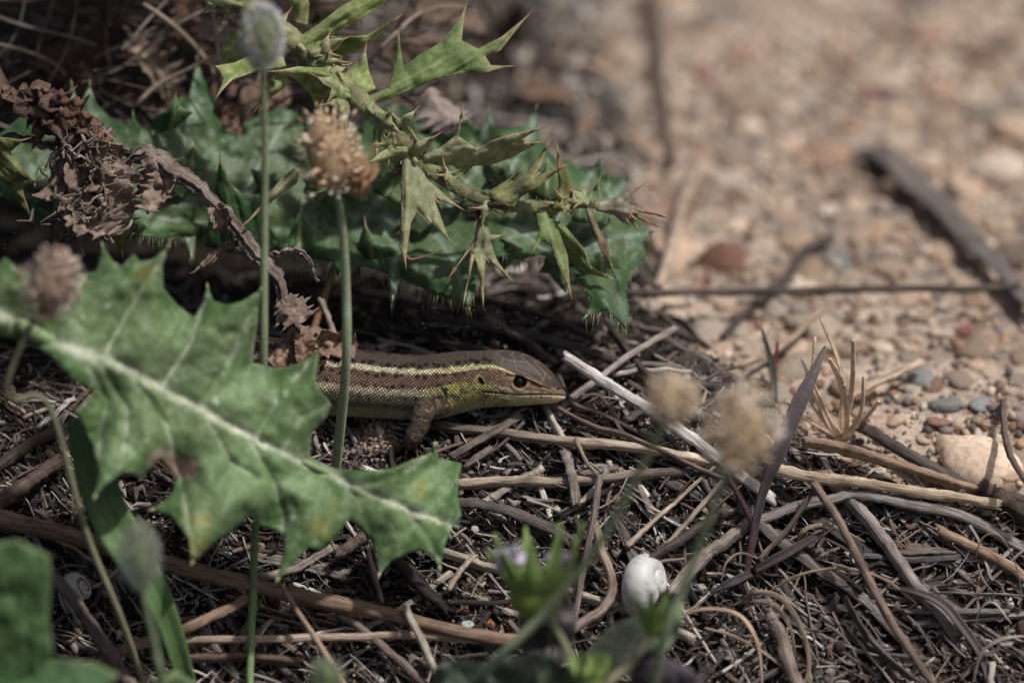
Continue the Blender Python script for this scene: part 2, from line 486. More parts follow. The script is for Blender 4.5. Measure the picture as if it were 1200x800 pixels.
li = np.zeros(len(em.loops), np.int32); em.loops.foreach_get('vertex_index', li)
ls = np.zeros(len(em.polygons), np.int32); em.polygons.foreach_get('loop_start', ls)
Qs = np.stack([li[ls[fs == 4] + q] for q in range(4)], -1); Ts = np.stack([li[ls[fs == 3] + q] for q in range(3)], -1) if (fs == 3).any() else None
ev.to_mesh_clear(); bpy.data.objects.remove(to); bpy.data.meshes.remove(tmp)
# where each point lies on the animal's side: both flanks carry the same markings
pxr, _, _ = unP(V)
cpos = np.stack([np.interp(V[:, 0], C0[:, 0], C0[:, q]) for q in range(3)], -1)
dy, dz = V[:, 1] - cpos[:, 1], V[:, 2] - cpos[:, 2]
VM = V.copy(); VM[:, 1] = cpos[:, 1] - np.abs(dy)
px, py, _ = unP(VM)
tp_, bt_ = lz(px, 1), lz(px, 2)
t = (py - tp_) / np.maximum(bt_ - tp_, 1)
t = np.where(dz > 0, np.where(-np.abs(dy) * 0.469 + 0 > -0.02, np.minimum(t, 0.08), t), t)
legd = np.full(nv, 9.0)
for path, rad in LEGS:
    for q in range(0, len(path), 2):
        legd = np.minimum(legd, np.linalg.norm(V - path[q], axis=1) - rad[q])
inbody = (np.abs(dy) / np.interp(V[:, 0], C0[:, 0], hb)) ** 2 + (dz / np.interp(V[:, 0], C0[:, 0], ha)) ** 2
legm = ss(0.03, 0.0, legd) * ss(1.04, 1.22, inbody)
nz = fbm(px / 5, py / 4, np.sign(dy) * 3); nz2 = fbm(px / 14, py / 9, 5 + np.sign(dy)); nz3 = vn(px / 2.4, py / 2.2, 8)
K = 1.25
def mixc(a, b, f): return a * (1 - f[:, None]) + b * f[:, None]
one = np.ones((nv, 1))
dors, brown, cream, olive, yel, belly, hd = lin(84, 73, 64, K), lin(98, 79, 67, K), lin(208, 200, 170, K), lin(104, 97, 80, K), lin(176, 175, 98, K), lin(172, 174, 140, K), lin(64, 55, 50, K)
black = lin(26, 20, 18)
u_up = np.interp(px, [380, 433, 500, 540, 567, 590], [0.25, 0.25, 0.265, 0.285, 0.28, 0.33]); u_lo = np.interp(px, [380, 433, 500, 540, 570], [0.58, 0.60, 0.585, 0.55, 0.55])
wob = 0.035 * (nz - 0.5) + 0.05 * (vn(px / 2.6 + 0.4 * py, py / 2.6, 21) - 0.5)
col = mixc(dors * one, brown * one, ss(0.17, 0.30, t + wob))
col = mixc(col, lin(110, 86, 71, K) * one, ss(0.33, 0.4, t) * ss(0.55, 0.48, t) * ss(0.35, 0.65, nz2))
col = mixc(col, olive * one, ss(u_lo + 0.02, u_lo + 0.07, t))
col = mixc(col, belly * one, ss(0.80, 0.93, t))
col = col * (0.78 + 0.5 * fbm(px / 7, py / 5, 31 + np.sign(dy))[:, None])
fade = ss(588, 560, px)
stripe_u = ss(0.052, 0.026, np.abs(t + wob * 0.8 - u_up)) * ss(597, 575, px) * (dy < 0)
stripe_l = ss(0.07, 0.03, np.abs(t + wob * 1.2 - u_lo)) * ss(560, 530, px)
yelm = ss(470, 540, px) * ss(600, 572, px)
col = mixc(col, mixc(cream * one, lin(206, 199, 146, K) * one, ss(450, 530, px)), stripe_u * (0.72 + 0.28 * ss(0.3, 0.6, nz)))
col = mixc(col, mixc(cream * one, yel * one, yelm), stripe_l * (0.35 + 0.55 * nz3))
# throat and shoulder: yellow-green, blotched with brown
throat = ss(505, 530, px) * ss(600, 566, px) * ss(0.50, 0.58, t + 0.12 * (nz2 - 0.5)) * ss(0.97, 0.82, t)
col = mixc(col, yel * one, throat * ss(0.38, 0.60, nz + 0.25 * (t - 0.5)) * 0.8)
# dark spots along the stripes
def spots(xs_, tt, size, sx=1.5, sd=3):
    m = np.zeros(nv); r = np.random.default_rng(sd)
    for x in xs_:
        ty = tt(x) + (r.random() - 0.5) * 0.05; s_ = size * (0.6 + 0.8 * r.random())
        pyc = np.interp(x, PROF[:, 0], PROF[:, 1]) + ty * (np.interp(x, PROF[:, 0], PROF[:, 2]) - np.interp(x, PROF[:, 0], PROF[:, 1]))
        d = np.hypot((px - x) / sx, py - pyc) + 1.6 * (nz - 0.5)
        m = np.maximum(m, ss(s_, s_ * 0.55, d))
    return m * (legm < 0.5)
rs = np.random.default_rng(4)
m1 = spots(np.arange(302, 575, 7.5) + rs.random(37) * 4, lambda x: 0.175, 2.7, 1.4, 1)
m2 = spots(np.arange(302, 548, 12) + rs.random(21) * 8, lambda x: 0.35, 2.6, 1.1, 2)
m3 = spots(np.arange(302, 530, 13) + rs.random(18) * 9, lambda x: 0.50, 2.4, 1.1, 5)
m4 = spots(np.arange(400, 530, 14) + rs.random(10) * 9, lambda x: 0.70, 2.2, 1.1, 6)
m5 = spots([492, 497, 509, 515, 522], lambda x: {492: .74, 497: .71, 509: .73, 515: .68, 522: .60}[int(x)], 3.2, 1.3, 9)
col = mixc(col, black * one, np.maximum.reduce([m1, m2, m3, m4 * 0.75, m5]) * 0.92 * (t < 0.95))
# head
hm = ss(566, 590, px + 6 * (nz - 0.5))
browl = np.interp(px, [560, 585, 597, 620, 642, 652, 662], [425, 432, 437, 443, 453, 455, 458])
topm = ss(browl + 1.0, browl - 1.5, py)
side = lin(128, 104, 84, K)
hc = mixc(side * one, hd * one, topm)
hc = mixc(hc, lin(70, 56, 50, K) * one, topm * ss(0.45, 0.7, nz2) * 0.7)
lip = ss(0, 1.0, py - np.interp(px, [560, 585, 606, 625, 645, 662], [449, 451, 455.5, 457.5, 459.5, 463]) + 2 * (nz - 0.5))
hc = mixc(hc, lin(190, 176, 150, K) * one, lip * 0.9)
hc = mixc(hc, lin(150, 156, 112, K) * one, ss(465, 470, py) * ss(650, 620, px))
hc = mixc(hc, lin(184, 182, 120, K) * one, ss(596, 572, px) * ss(449, 456, py) * 0.8)
hc = hc * (0.72 + 0.6 * fbm(px / 2.6, py / 2.2, 44)[:, None])
col = mixc(col, hc, hm)
d_, _ = polydist(px, py, [(573, 428), (590, 433), (599, 438), (604, 440)])
col = mixc(col, lin(190, 178, 128, K) * one, ss(2.0, 0.8, d_) * 0.9)
disp = np.zeros(nv)
for pl, wd, depth, dark in [([(566, 459), (590, 461), (610, 462.5), (632, 462), (650, 462.5), (662, 463.5)], 1.5, 0.016, 0.8),     # mouth
                            ([(604, 440), (618, 445), (632, 451.5), (645, 456)], 1.6, 0.012, 0.75),                                # below the brow
                            ([(634, 462), (634, 466)], 1.1, 0.004, 0.8), ([(622, 459), (622, 466)], 0.8, 0.003, 0.4), ([(646, 460), (646, 466)], 0.8, 0.003, 0.4)]:
    d, _ = polydist(px, py, pl); f = ss(wd, wd * 0.35, d); disp -= depth * f; col = mixc(col, lin(38, 30, 26) * one, f * dark)
for pl in [[(606, 412), (617, 424), (630, 436), (640, 450)], [(598, 411), (604, 424), (606, 433)], [(617, 424), (604, 424), (590, 420), (578, 412)], [(622, 417), (630, 428), (645, 443)],
           [(606, 433), (617, 437), (628, 444)], [(640, 436), (634, 448)], [(590, 420), (588, 430)]]:
    d, _ = polydist(px, py, pl); f = ss(1.2, 0.3, d) * topm; disp -= 0.006 * f; col = mixc(col, lin(128, 112, 100, K) * one, f * 0.38)
# brow ridge, cheek, ear, nostril, eye socket
d, _ = polydist(px, py, [(596, 436.5), (608, 439), (622, 445), (634, 451)]); disp += 0.034 * ss(4.0, 0.5, d)
de = np.hypot((px - 609) / 1.08, py - 447.8)
disp += 0.014 * ss(4.0, 0, np.abs(de - 9.0)) * ss(440, 446, py); disp -= 0.075 * ss(7.6, 5.5, de)
col = mixc(col, lin(186, 168, 130, K) * one, ss(2.0, 0.4, np.abs(de - 9.0)) * ss(448, 453, py) * 0.5)
col = mixc(col, lin(30, 24, 20) * one, ss(8.2, 6.8, de) * 0.8)
dea = np.hypot((px - 563.5 - (py - 447) * 0.3) / 3.6, (py - 447) / 5.6)
disp -= 0.05 * ss(1.0, 0.4, dea); col = mixc(col, lin(62, 60, 46) * one, ss(1.1, 0.6, dea) * 0.85); col = mixc(col, lin(176, 182, 96, K) * one, ss(0.35, 0.1, np.abs(dea - 1.35)) * 0.6)
dn = np.hypot(px - 654.3, py - 456); disp -= 0.02 * ss(2.0, 0.8, dn); col = mixc(col, lin(16, 12, 10) * one, ss(2.2, 1.2, dn)); 
disp += 0.006 * ss(0.35, 0.65, fbm(px / 6, py / 4, 4)) * hm * (1 - topm)
# skin fold behind the head, legs
d, _ = polydist(px, py, [(515, 452), (522, 462), (524, 474)]); disp -= 0.016 * ss(2.4, 0.6, d); col = mixc(col, lin(60, 52, 36) * one, ss(2.4, 0.8, d) * 0.6)
legc = mixc(lin(116, 99, 86, K) * one, lin(70, 57, 48) * one, ss(0.5, 0.72, nz)); legc = mixc(legc, lin(150, 130, 102, K) * one, ss(0.62, 0.8, nz3) * 0.6)
col = mixc(col, legc, legm)
V = V + NRM * disp[:, None]
sc_ = np.maximum(1 - 0.92 * hm * np.maximum(topm, ss(590, 600, px)), 0.05)
rad_ = 0.47
grain = np.stack([V[:, 0] + 0.3 * legm * V[:, 2] * 3, np.arctan2(np.abs(dy), dz) * rad_ + legm * V[:, 1] * 3 + 40, sc_], -1)
lb = MB().add(V, Qs, Ts, col, grain)
lizard = thing('lizard', [P(480, 470, 0)[0], 0.0, -1.4], 'brown lizard with two pale side stripes and yellow green throat, peering from under the thistle', 'lizard')
lb.build('body', M['lizard'], lizard)
def uvball(c, r, nu=24, nv_=16, col=(1, 1, 1), axes=None):
    u, v = np.meshgrid(np.arange(nu) * 2 * math.pi / nu, np.linspace(0, math.pi, nv_), indexing='ij')
    D = np.stack([np.cos(u) * np.sin(v), np.sin(u) * np.sin(v), np.cos(v)], -1).reshape(-1, 3)
    r = np.asarray(r, float)
    W = c + (D * r if axes is None else (D * r) @ axes)
    ii, jj = np.meshgrid(np.arange(nu), np.arange(nv_ - 1), indexing='ij'); i2 = (ii + 1) % nu
    q = np.stack([ii * nv_ + jj, ii * nv_ + jj + 1, i2 * nv_ + jj + 1, i2 * nv_ + jj], -1).reshape(-1, 4)
    return W, q
ecx = np.interp(609, xs, np.arange(len(xs))); ec = C0[int(ecx)]; eb = hb[int(ecx)]
m_e = (de < 7.0) & (V[:, 1] < cpos[:, 1])
e_near = V[m_e].mean(0) + np.array([0, 0.010, 0.0])
e_far = e_near.copy(); e_far[1] = 2 * ec[1] - e_near[1]
for c_ in (e_near, e_far):
    W, q = uvball(c_, 0.081)
    MB().add(W, q).build('eye', M['eye'], lizard)
# ------------------------------------------------------------------ leaves: a traced or grown outline filled with a fine net, bent in depth
def sheet(outline, step, seed=0):
    o = np.asarray(outline, float)
    pts = []
    for a, b in zip(o, np.roll(o, -1, 0)):
        k = max(1, int(round(np.hypot(*(b - a)) / step)))
        for q in range(k): pts.append(a + (b - a) * q / k)
    nb = len(pts)
    lo, hi = o.min(0), o.max(0)
    r = np.random.default_rng(seed)
    gx_, gy_ = np.meshgrid(np.arange(lo[0], hi[0], step), np.arange(lo[1], hi[1], step * 0.87))
    gx_ = gx_ + (np.arange(gx_.shape[0]) % 2)[:, None] * step * 0.5
    g = np.stack([gx_.ravel(), gy_.ravel()], -1) + (r.random((gx_.size, 2)) - 0.5) * step * 0.25
    bp = np.array(pts + [pts[0]])
    d, _ = polydist(g[:, 0], g[:, 1], bp)
    g = g[d > step * 0.55]
    allp = [Vector(p) for p in pts] + [Vector(p) for p in g]
    ed = [(q, (q + 1) % nb) for q in range(nb)]
    res = geometry.delaunay_2d_cdt(allp, ed, [list(range(nb))], 1, 1e-5)
    V2 = np.array([tuple(v) for v in res[0]])
    T = np.array([f for f in res[2] if len(f) == 3])
    return V2, T, bp

def dist_edge(V2, bp): return polydist(V2[:, 0], V2[:, 1], bp)[0]

def solid(ob, t):
    md = ob.modifiers.new('thickness', 'SOLIDIFY'); md.thickness = t * CM; md.offset = 0.0
    return ob

def hairs(mb, roots, dirs, length, rad, col, droop=0.3, r=None):
    r = r or np.random.default_rng(3)
    for p0, d in zip(roots, dirs):
        L = length * (0.3 + 1.1 * r.random())
        d = d + 0.5 * (r.random(3) - 0.5); d = d / np.linalg.norm(d)
        mb.tube([p0, p0 + d * L * 0.55 + np.array([0, 0, -droop * L * 0.1]), p0 + d * L + np.array([0, 0, -droop * L * 0.35])], [rad, rad * 0.7, rad * 0.2], 3, col)

# ---- the big thistle leaf in front of the lizard
F_OUT = [(-60, 300), (-20, 330), (7, 302), (25, 320), (60, 326), (95, 322), (113, 319), (120, 288), (133, 307), (143, 313), (157, 298), (164, 307), (182, 303), (196, 290), (190, 313), (190, 337), (207, 357), (227, 372), (237, 357), (243, 336), (250, 353), (267, 358),
         (283, 353), (305, 340), (302, 370), (297, 403), (295, 425), (310, 428), (330, 433), (353, 425), (374, 412), (370, 435), (370, 452), (388, 473), (379, 493), (364, 507), (362, 533), (377, 543), (397, 550), (427, 552), (460, 549), (487, 538), (503, 531), (509, 522), (514, 537),
         (541, 543), (537, 563), (536, 583), (541, 604), (529, 618), (523, 633), (515, 666), (507, 650), (490, 644), (477, 648), (458, 657), (444, 674), (440, 650), (433, 630), (420, 616), (410, 606), (394, 627), (379, 642), (360, 642), (341, 660), (325, 679), (334, 642),
         (330, 624), (307, 616), (289, 605), (270, 624), (251, 635), (236, 650), (225, 659), (221, 631), (202, 605), (178, 597), (202, 579), (206, 560), (187, 537), (165, 560), (146, 552), (124, 567), (111, 582), (116, 556), (109, 522), (88, 482), (110, 460),
         (83, 443), (60, 417), (33, 400), (0, 393), (-60, 385)]
F_MID = [(-60, 345), (0, 368), (53, 397), (100, 413), (143, 425), (173, 445), (233, 477), (307, 517), (405, 564), (480, 597), (538, 618)]
F_VEIN = [[(60, 400), (88, 345), (118, 300)], [(120, 418), (158, 352), (193, 298)], [(190, 452), (225, 400), (243, 345)], [(233, 477), (275, 410), (301, 350)], [(300, 512), (330, 462), (368, 420)], [(330, 528), (350, 490), (384, 474)], [(420, 570), (470, 555), (506, 528)],
          [(70, 403), (110, 440), (126, 470), (118, 522), (113, 570)], [(70, 403), (120, 430), (150, 480), (143, 545)], [(150, 432), (195, 500), (215, 570), (225, 645)], [(233, 477), (270, 540), (300, 560)], [(285, 505), (318, 560), (333, 600), (328, 665)], [(405, 564), (425, 600), (443, 660)], [(470, 592), (495, 620), (514, 655)],
          [(110, 440), (100, 470), (92, 482)]]
def vein_field(px, py, mid, veins):
    dm, tm = polydist(px, py, mid)
    dv = np.full(px.shape, 1e9)
    for v in veins: dv = np.minimum(dv, polydist(px, py, v)[0])
    return dm, tm, dv
V2, T, bp = sheet(F_OUT, 4.2, 1)
x, y = V2.T
dm, tm, dv = vein_field(x, y, F_MID, F_VEIN)
de_ = dist_edge(V2, bp)
wave = 0.30 * np.sin(x / 24 + y / 31) * ss(60, 0, de_)
w_front = np.interp(tm, [0, 0.25, 0.6, 1], [-3.9, -3.5, -2.7, -2.0]) - 0.0022 * dm * np.where(y > np.interp(x, [p[0] for p in F_MID], [p[1] for p in F_MID]), 1.2, -1.6) + wave
vm = np.maximum(ss(12 - 6 * tm, 1, dm), 0.75 * ss(6, 1, dv))
w_front += 0.06 * vm - 0.09 * ss(0, 45, np.minimum(dv, dm)) * ss(0, 25, de_)
nz = fbm(x / 30, y / 30, 3); nz2 = fbm(x / 9, y / 9, 9); nz3 = fbm(x / 70, y / 70, 4)
gr = lin(110, 136, 90); gr2 = lin(76, 108, 58)
c = gr[None] * (0.6 + 0.8 * nz3[:, None]); c = mixc(c, gr2 * np.ones((len(x), 1)), ss(26, 4, de_) * 0.8)
pale = lin(214, 220, 194) * np.ones((len(x), 1))
c = mixc(c, pale, ss(13 - 6.5 * tm, 3.0, dm + 7 * (nz2 - 0.5)) * (0.55 + 0.45 * ss(0.4, 0.65, nz)))
c = mixc(c, pale, ss(4.5, 0.5, dv + 3 * (nz2 - 0.5)) * 0.5 * ss(0.40, 0.6, fbm(x / 22, y / 22, 12)))
c = mixc(c, lin(150, 172, 130) * np.ones((len(x), 1)), ss(0.5, 0.7, nz2) * 0.45 * ss(0.35, 0.65, nz))
fine = np.abs(fbm(x / 13, y / 13, 15) - 0.5); c = mixc(c, lin(150, 170, 122) * np.ones((len(x), 1)), ss(0.022, 0.0, fine) * 0.5)
w_front += 0.05 * (fbm(x / 13, y / 13, 15) - 0.5) * 2
for bx, by, br in [(335, 462, 5), (343, 606, 5), (480, 597, 6), (140, 430, 9), (235, 477, 9), (378, 550, 8), (148, 525, 7), (390, 395, 3), (98, 372, 4), (125, 358, 4), (252, 470, 6), (262, 438, 4), (322, 470, 5)]:
    c = mixc(c, lin(196, 208, 184) * np.ones((len(x), 1)), ss(br, br * 0.4, np.hypot(x - bx, y - by)) * 0.85)
ylw = lin(158, 140, 60) * np.ones((len(x), 1))
for bx, by, br in [(228, 640, 24), (225, 610, 12), (376, 617, 18), (492, 574, 15), (168, 320, 14), (240, 610, 14), (392, 590, 10)]:
    c = mixc(c, ylw, ss(br, br * 0.2, np.hypot(x - bx, (y - by)) + 18 * (nz2 - 0.5)) * 0.42)
c = mixc(c, lin(190, 164, 146) * np.ones((len(x), 1)), ss(16, 6, polydist(x, y, [(187, 537), (205, 545), (222, 550)])[0] + 12 * (nz2 - 0.5)) * 0.9)
V = P(x, y, w_front)
front_thistle = thing('thistle_leaf', G(-120, 470), 'broad green spiny thistle leaf with a pale midrib, spread in front of the lizard', 'leaf')
lf = solid(MB().add(V, None, T, c).build('blade', M['green'], front_thistle), 0.035)
mr = MB(); mp_ = catmull(F_MID, 60); mm, _, _ = vein_field(mp_[:, 0], mp_[:, 1], F_MID, F_VEIN)
mw = np.interp(np.linspace(0, 1, 60), [0, 0.25, 0.6, 1], [-3.9, -3.5, -2.7, -2.0]) + 0.17
mr.tube(P(mp_[:, 0], mp_[:, 1], mw), np.linspace(0.13, 0.03, 60), 8, lin(150, 172, 120)); mr.tube(catmull([P(-60, 345, -3.84), P(-110, 400, -3.6), G(-140, 480)], 12), 0.13, 8, lin(140, 165, 110))
mr.build('midrib', M['soft'], front_thistle)
sp_ = MB()
for k_, (ax, ay) in enumerate(F_OUT):
    a0, a1 = np.array(F_OUT[k_ - 1]), np.array(F_OUT[(k_ + 1) % len(F_OUT)]); a = np.array((ax, ay), float)
    e1, e2 = a0 - a, a1 - a
    ca_ = (e1 @ e2) / (np.linalg.norm(e1) * np.linalg.norm(e2) + 1e-9)
    if ca_ > 0.2 and ax > -30:
        d = -(e1 / np.linalg.norm(e1) + e2 / np.linalg.norm(e2)); d /= np.linalg.norm(d)
        q = np.argmin(np.hypot(x - ax, y - ay)); w0 = w_front[q]
        sp_.tube([P(ax - d[0] * 3, ay - d[1] * 3, w0), P(ax + d[0] * 5, ay + d[1] * 5, w0 - 0.03)], [0.03, 0.006], 5, lin(190, 190, 140))
sp_.build('margin_spines', M['soft'], front_thistle)['kind'] = 'stuff'

# ---- rosette leaves of the thistle that roofs the lizard: right one
thistle = thing('thistle_plant', G(330, 250), 'spiny thistle plant with dark mottled leaves and a pale green stem arching over the lizard', 'thistle')
B_OUT = [(330, 180), (370, 160), (400, 140), (423, 150), (440, 128), (462, 122), (483, 128), (500, 150), (523, 160), (543, 150), (548, 138), (557, 152), (566, 150), (573, 132), (580, 150), (600, 152), (613, 147), (628, 128), (630, 153), (640, 175), (653, 187), (667, 189), (677, 198), (690, 200),
         (703, 186), (707, 203), (720, 208), (737, 208), (728, 230), (738, 250), (765, 271), (753, 283), (758, 300), (740, 317), (733, 337), (736, 360), (732, 386), (723, 373), (710, 363), (686, 371), (693, 350), (683, 336), (673, 320), (660, 306), (633, 298), (610, 303), (590, 300),
         (570, 306), (560, 330), (549, 360), (533, 350), (510, 343), (483, 333), (468, 324), (460, 349), (456, 321), (433, 313), (410, 309), (396, 322), (390, 306), (360, 302), (335, 292)]
B_MID = [(330, 250), (420, 252), (500, 258), (580, 262), (660, 275), (715, 300), (732, 380)]
B_VEIN = [[(430, 253), (470, 200), (462, 128)], [(520, 258), (560, 200), (573, 140)], [(560, 262), (600, 200), (628, 135)], [(640, 270), (680, 230), (703, 192)], [(670, 278), (710, 240), (735, 212)], [(690, 285), (730, 275), (762, 272)], [(450, 254), (465, 290), (460, 343)], [(500, 258), (530, 300), (547, 352)], [(600, 263), (650, 300), (690, 365)]]
A_OUT = [(-60, 190), (-30, 175), (0, 158), (24, 138), (36, 147), (57, 150), (80, 127), (84, 100), (93, 123), (105, 100), (114, 123), (132, 141), (150, 147), (156, 136), (165, 150), (183, 150), (204, 138), (210, 115), (222, 114), (231, 70), (240, 99), (252, 117), (249, 132), (264, 153), (282, 162), (285, 144),
         (300, 138), (330, 126), (352, 132), (380, 160), (410, 190), (420, 240), (400, 300), (383, 292), (350, 296), (320, 290), (300, 292), (270, 284), (243, 276), (232, 268), (224, 300), (214, 275), (190, 280), (160, 276), (120, 268), (80, 262), (60, 258), (38, 264), (28, 245), (0, 232), (-60, 235)]
A_MID = [(-60, 225), (40, 228), (150, 248), (250, 262), (400, 272)]
A_VEIN = [[(60, 232), (90, 180), (84, 105)], [(80, 235), (110, 180), (105, 105)], [(180, 252), (215, 190), (231, 75)], [(270, 265), (300, 200), (340, 135)], [(220, 262), (222, 280), (224, 298)]]
def rosette(outline, mid, veins, wmid, tilt_up, tilt_dn, seed, name='leaf'):
    V2, T, bp = sheet(outline, 3.6, seed)
    x, y = V2.T
    dm, tm, dv = vein_field(x, y, mid, veins)
    de_ = dist_edge(V2, bp)
    my = np.interp(x, [p[0] for p in mid], [p[1] for p in mid])
    above = np.maximum(my - y, 0); below = np.maximum(y - my, 0)
    w_ = np.interp(tm, np.linspace(0, 1, len(wmid)), wmid) + tilt_up * above * PX + tilt_dn * below * PX - 1.1 * ss(18, 60, below) * 0.35
    w_ += 0.14 * np.sin(x / 17 + 1.3 * np.sin(y / 20)) * ss(38, 0, de_) + 0.03 * ss(6, 0, np.minimum(dv, dm)) - 0.06 * ss(0, 26, np.minimum(dv, dm)) * ss(0, 18, de_) + 0.20 * (fbm(x / 22, y / 22, seed + 3) - 0.5) + 0.05 * (fbm(x / 6, y / 6, seed + 8) - 0.5)
    nz = fbm(x / 26, y / 26, seed); nz2 = fbm(x / 8, y / 8, seed + 4); one = np.ones((len(x), 1))
    c = lin(84, 106, 68) * one * (0.6 + 0.8 * nz[:, None])
    c = mixc(c, lin(46, 84, 42) * one, ss(20, 3, de_) * 0.8)
    c = mixc(c, lin(146, 164, 146) * one, ss(7, 1, dv + 6 * (nz2 - 0.5)) * 0.6 + ss(7, 1, dm + 4 * (nz2 - 0.5)) * 0.35 * ss(0.4, 0.6, nz))
    c = mixc(c, lin(140, 158, 140) * one, ss(0.5, 0.7, nz2) * 0.4 * ss(0.35, 0.6, nz) * ss(6, 14, de_))
    V = P(x, y, w_)
    ob = solid(MB().add(V, None, T, c).build(name, M['rosette'], thistle), 0.03)
    # marginal spines and hairs along the lower hem
    h = MB(); r = np.random.default_rng(seed)
    for k_ in range(len(outline)):
        a = np.array(outline[k_], float); a0 = np.array(outline[k_ - 1], float); a1 = np.array(outline[(k_ + 1) % len(outline)], float)
        q = np.argmin(np.hypot(x - a[0], y - a[1])); w0 = w_[q]
        e1, e2 = a0 - a, a1 - a; e1 /= np.linalg.norm(e1); e2 /= np.linalg.norm(e2)
        if e1 @ e2 > 0.0:
            d = -(e1 + e2); d /= np.linalg.norm(d)
            h.tube([P(a[0] - 3 * d[0], a[1] - 3 * d[1], w0), P(a[0] + 7 * d[0], a[1] + 7 * d[1], w0 - 0.02)], [0.022, 0.004], 4, lin(176, 178, 128))
        if a[1] > 255 and a1[1] > 255:
            for s_ in np.arange(0, np.hypot(*(a1 - a)), 1.1):
                if r.random() < 0.4: continue
                b = a + (a1 - a) * s_ / np.hypot(*(a1 - a)); q2 = np.argmin(np.hypot(x - b[0], y - b[1]))
                hairs(h, [V[q2]], [np.array([0.2 * (r.random() - 0.5), -0.4 * r.random(), -1.0])], 0.18, 0.007, lin(176, 182, 146), r=r)
    for q in r.choice(len(x), 1100):
        hairs(h, [V[q]], [np.array([0, -0.7, 0.7])], 0.07, 0.005, lin(170, 182, 158), r=r)
    hb_ = h.build('leaf_hairs', M['soft'], ob); hb_['kind'] = 'stuff'
    return ob
rosette(B_OUT, B_MID, B_VEIN, [1.5, 1.3, 1.1, 0.9, 0.75, 0.5, 0.35], 0.5, -0.4, 21)
rosette(A_OUT, A_MID, A_VEIN, [0.3, 0.4, 0.6, 0.9, 1.35], 0.55, -0.4, 22)
mid_t = MB(); mid_t.tube(P(*catmull([(130, 266), (200, 268), (270, 275), (340, 282), (420, 280)], 30).T, np.linspace(0.35, 1.9, 30)), np.linspace(0.08, 0.15, 30), 8, lin(84, 108, 52))
mo = mid_t.build('leaf_stalk', M['soft'], thistle)
hh = MB(); r_ = np.random.default_rng(8)
for q in range(420):
    s_ = r_.random(); pp = catmull([(130, 266), (200, 268), (270, 275), (340, 282), (420, 280)], 100)[int(s_ * 99)]
    hairs(hh, [P(pp[0], pp[1], 0.3 + 1.55 * s_) - np.array([0, 0, 0.08])], [np.array([0.1, -0.5 * r_.random(), -1.0])], 0.2, 0.007, lin(176, 182, 140), r=r_)
hh.build('stalk_hairs', M['soft'], mo)['kind'] = 'stuff'

# ---- flowering stem with spiny leaflets
S_PATH = [(215, -60), (262, -10), (320, 30), (360, 62), (400, 98), (440, 136), (468, 165), (490, 188), (520, 210), (545, 226), (575, 236), (610, 242), (645, 243), (680, 238), (702, 242)]
S_W = [0.2, 0.1, -0.3, -0.4, -0.5, -0.5, -0.45, -0.4, -0.35, -0.3, -0.25, -0.2, -0.2, -0.2, -0.2]
sp3 = np.array([P(a, b, c_) for (a, b), c_ in zip(S_PATH, S_W)])
stm = MB(); sr = np.interp(np.linspace(0, 1, 120), [0, 0.25, 0.5, 0.62, 0.8, 0.95, 1], [0.15, 0.12, 0.10, 0.085, 0.078, 0.06, 0.045])
stp = catmull(sp3, 120); scol = lin(156, 164, 112)[None] * (0.75 + 0.5 * fbm(np.arange(120) / 6, 0, 2)[:, None])
scol = mixc(scol, lin(104, 88, 66) * np.ones((120, 1)), ss(0.5, 0.75, fbm(np.arange(120) / 4.0, 3, 5)) * 0.8)
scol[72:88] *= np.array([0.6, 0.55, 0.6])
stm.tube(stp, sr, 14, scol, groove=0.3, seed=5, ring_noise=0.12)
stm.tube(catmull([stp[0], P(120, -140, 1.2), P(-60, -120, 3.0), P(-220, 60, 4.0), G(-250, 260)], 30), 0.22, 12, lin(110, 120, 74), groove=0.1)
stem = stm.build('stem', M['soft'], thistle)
fz = MB(); r_ = np.random.default_rng(9)
for q in range(2200):
    k_ = r_.integers(10, 118); d = r_.normal(size=3); d /= np.linalg.norm(d)
    hairs(fz, [stp[k_] + d * sr[k_] * 0.9], [d], 0.085, 0.004, lin(196, 194, 164), r=r_)
fz.build('stem_fuzz', M['soft'], stem)['kind'] = 'stuff'

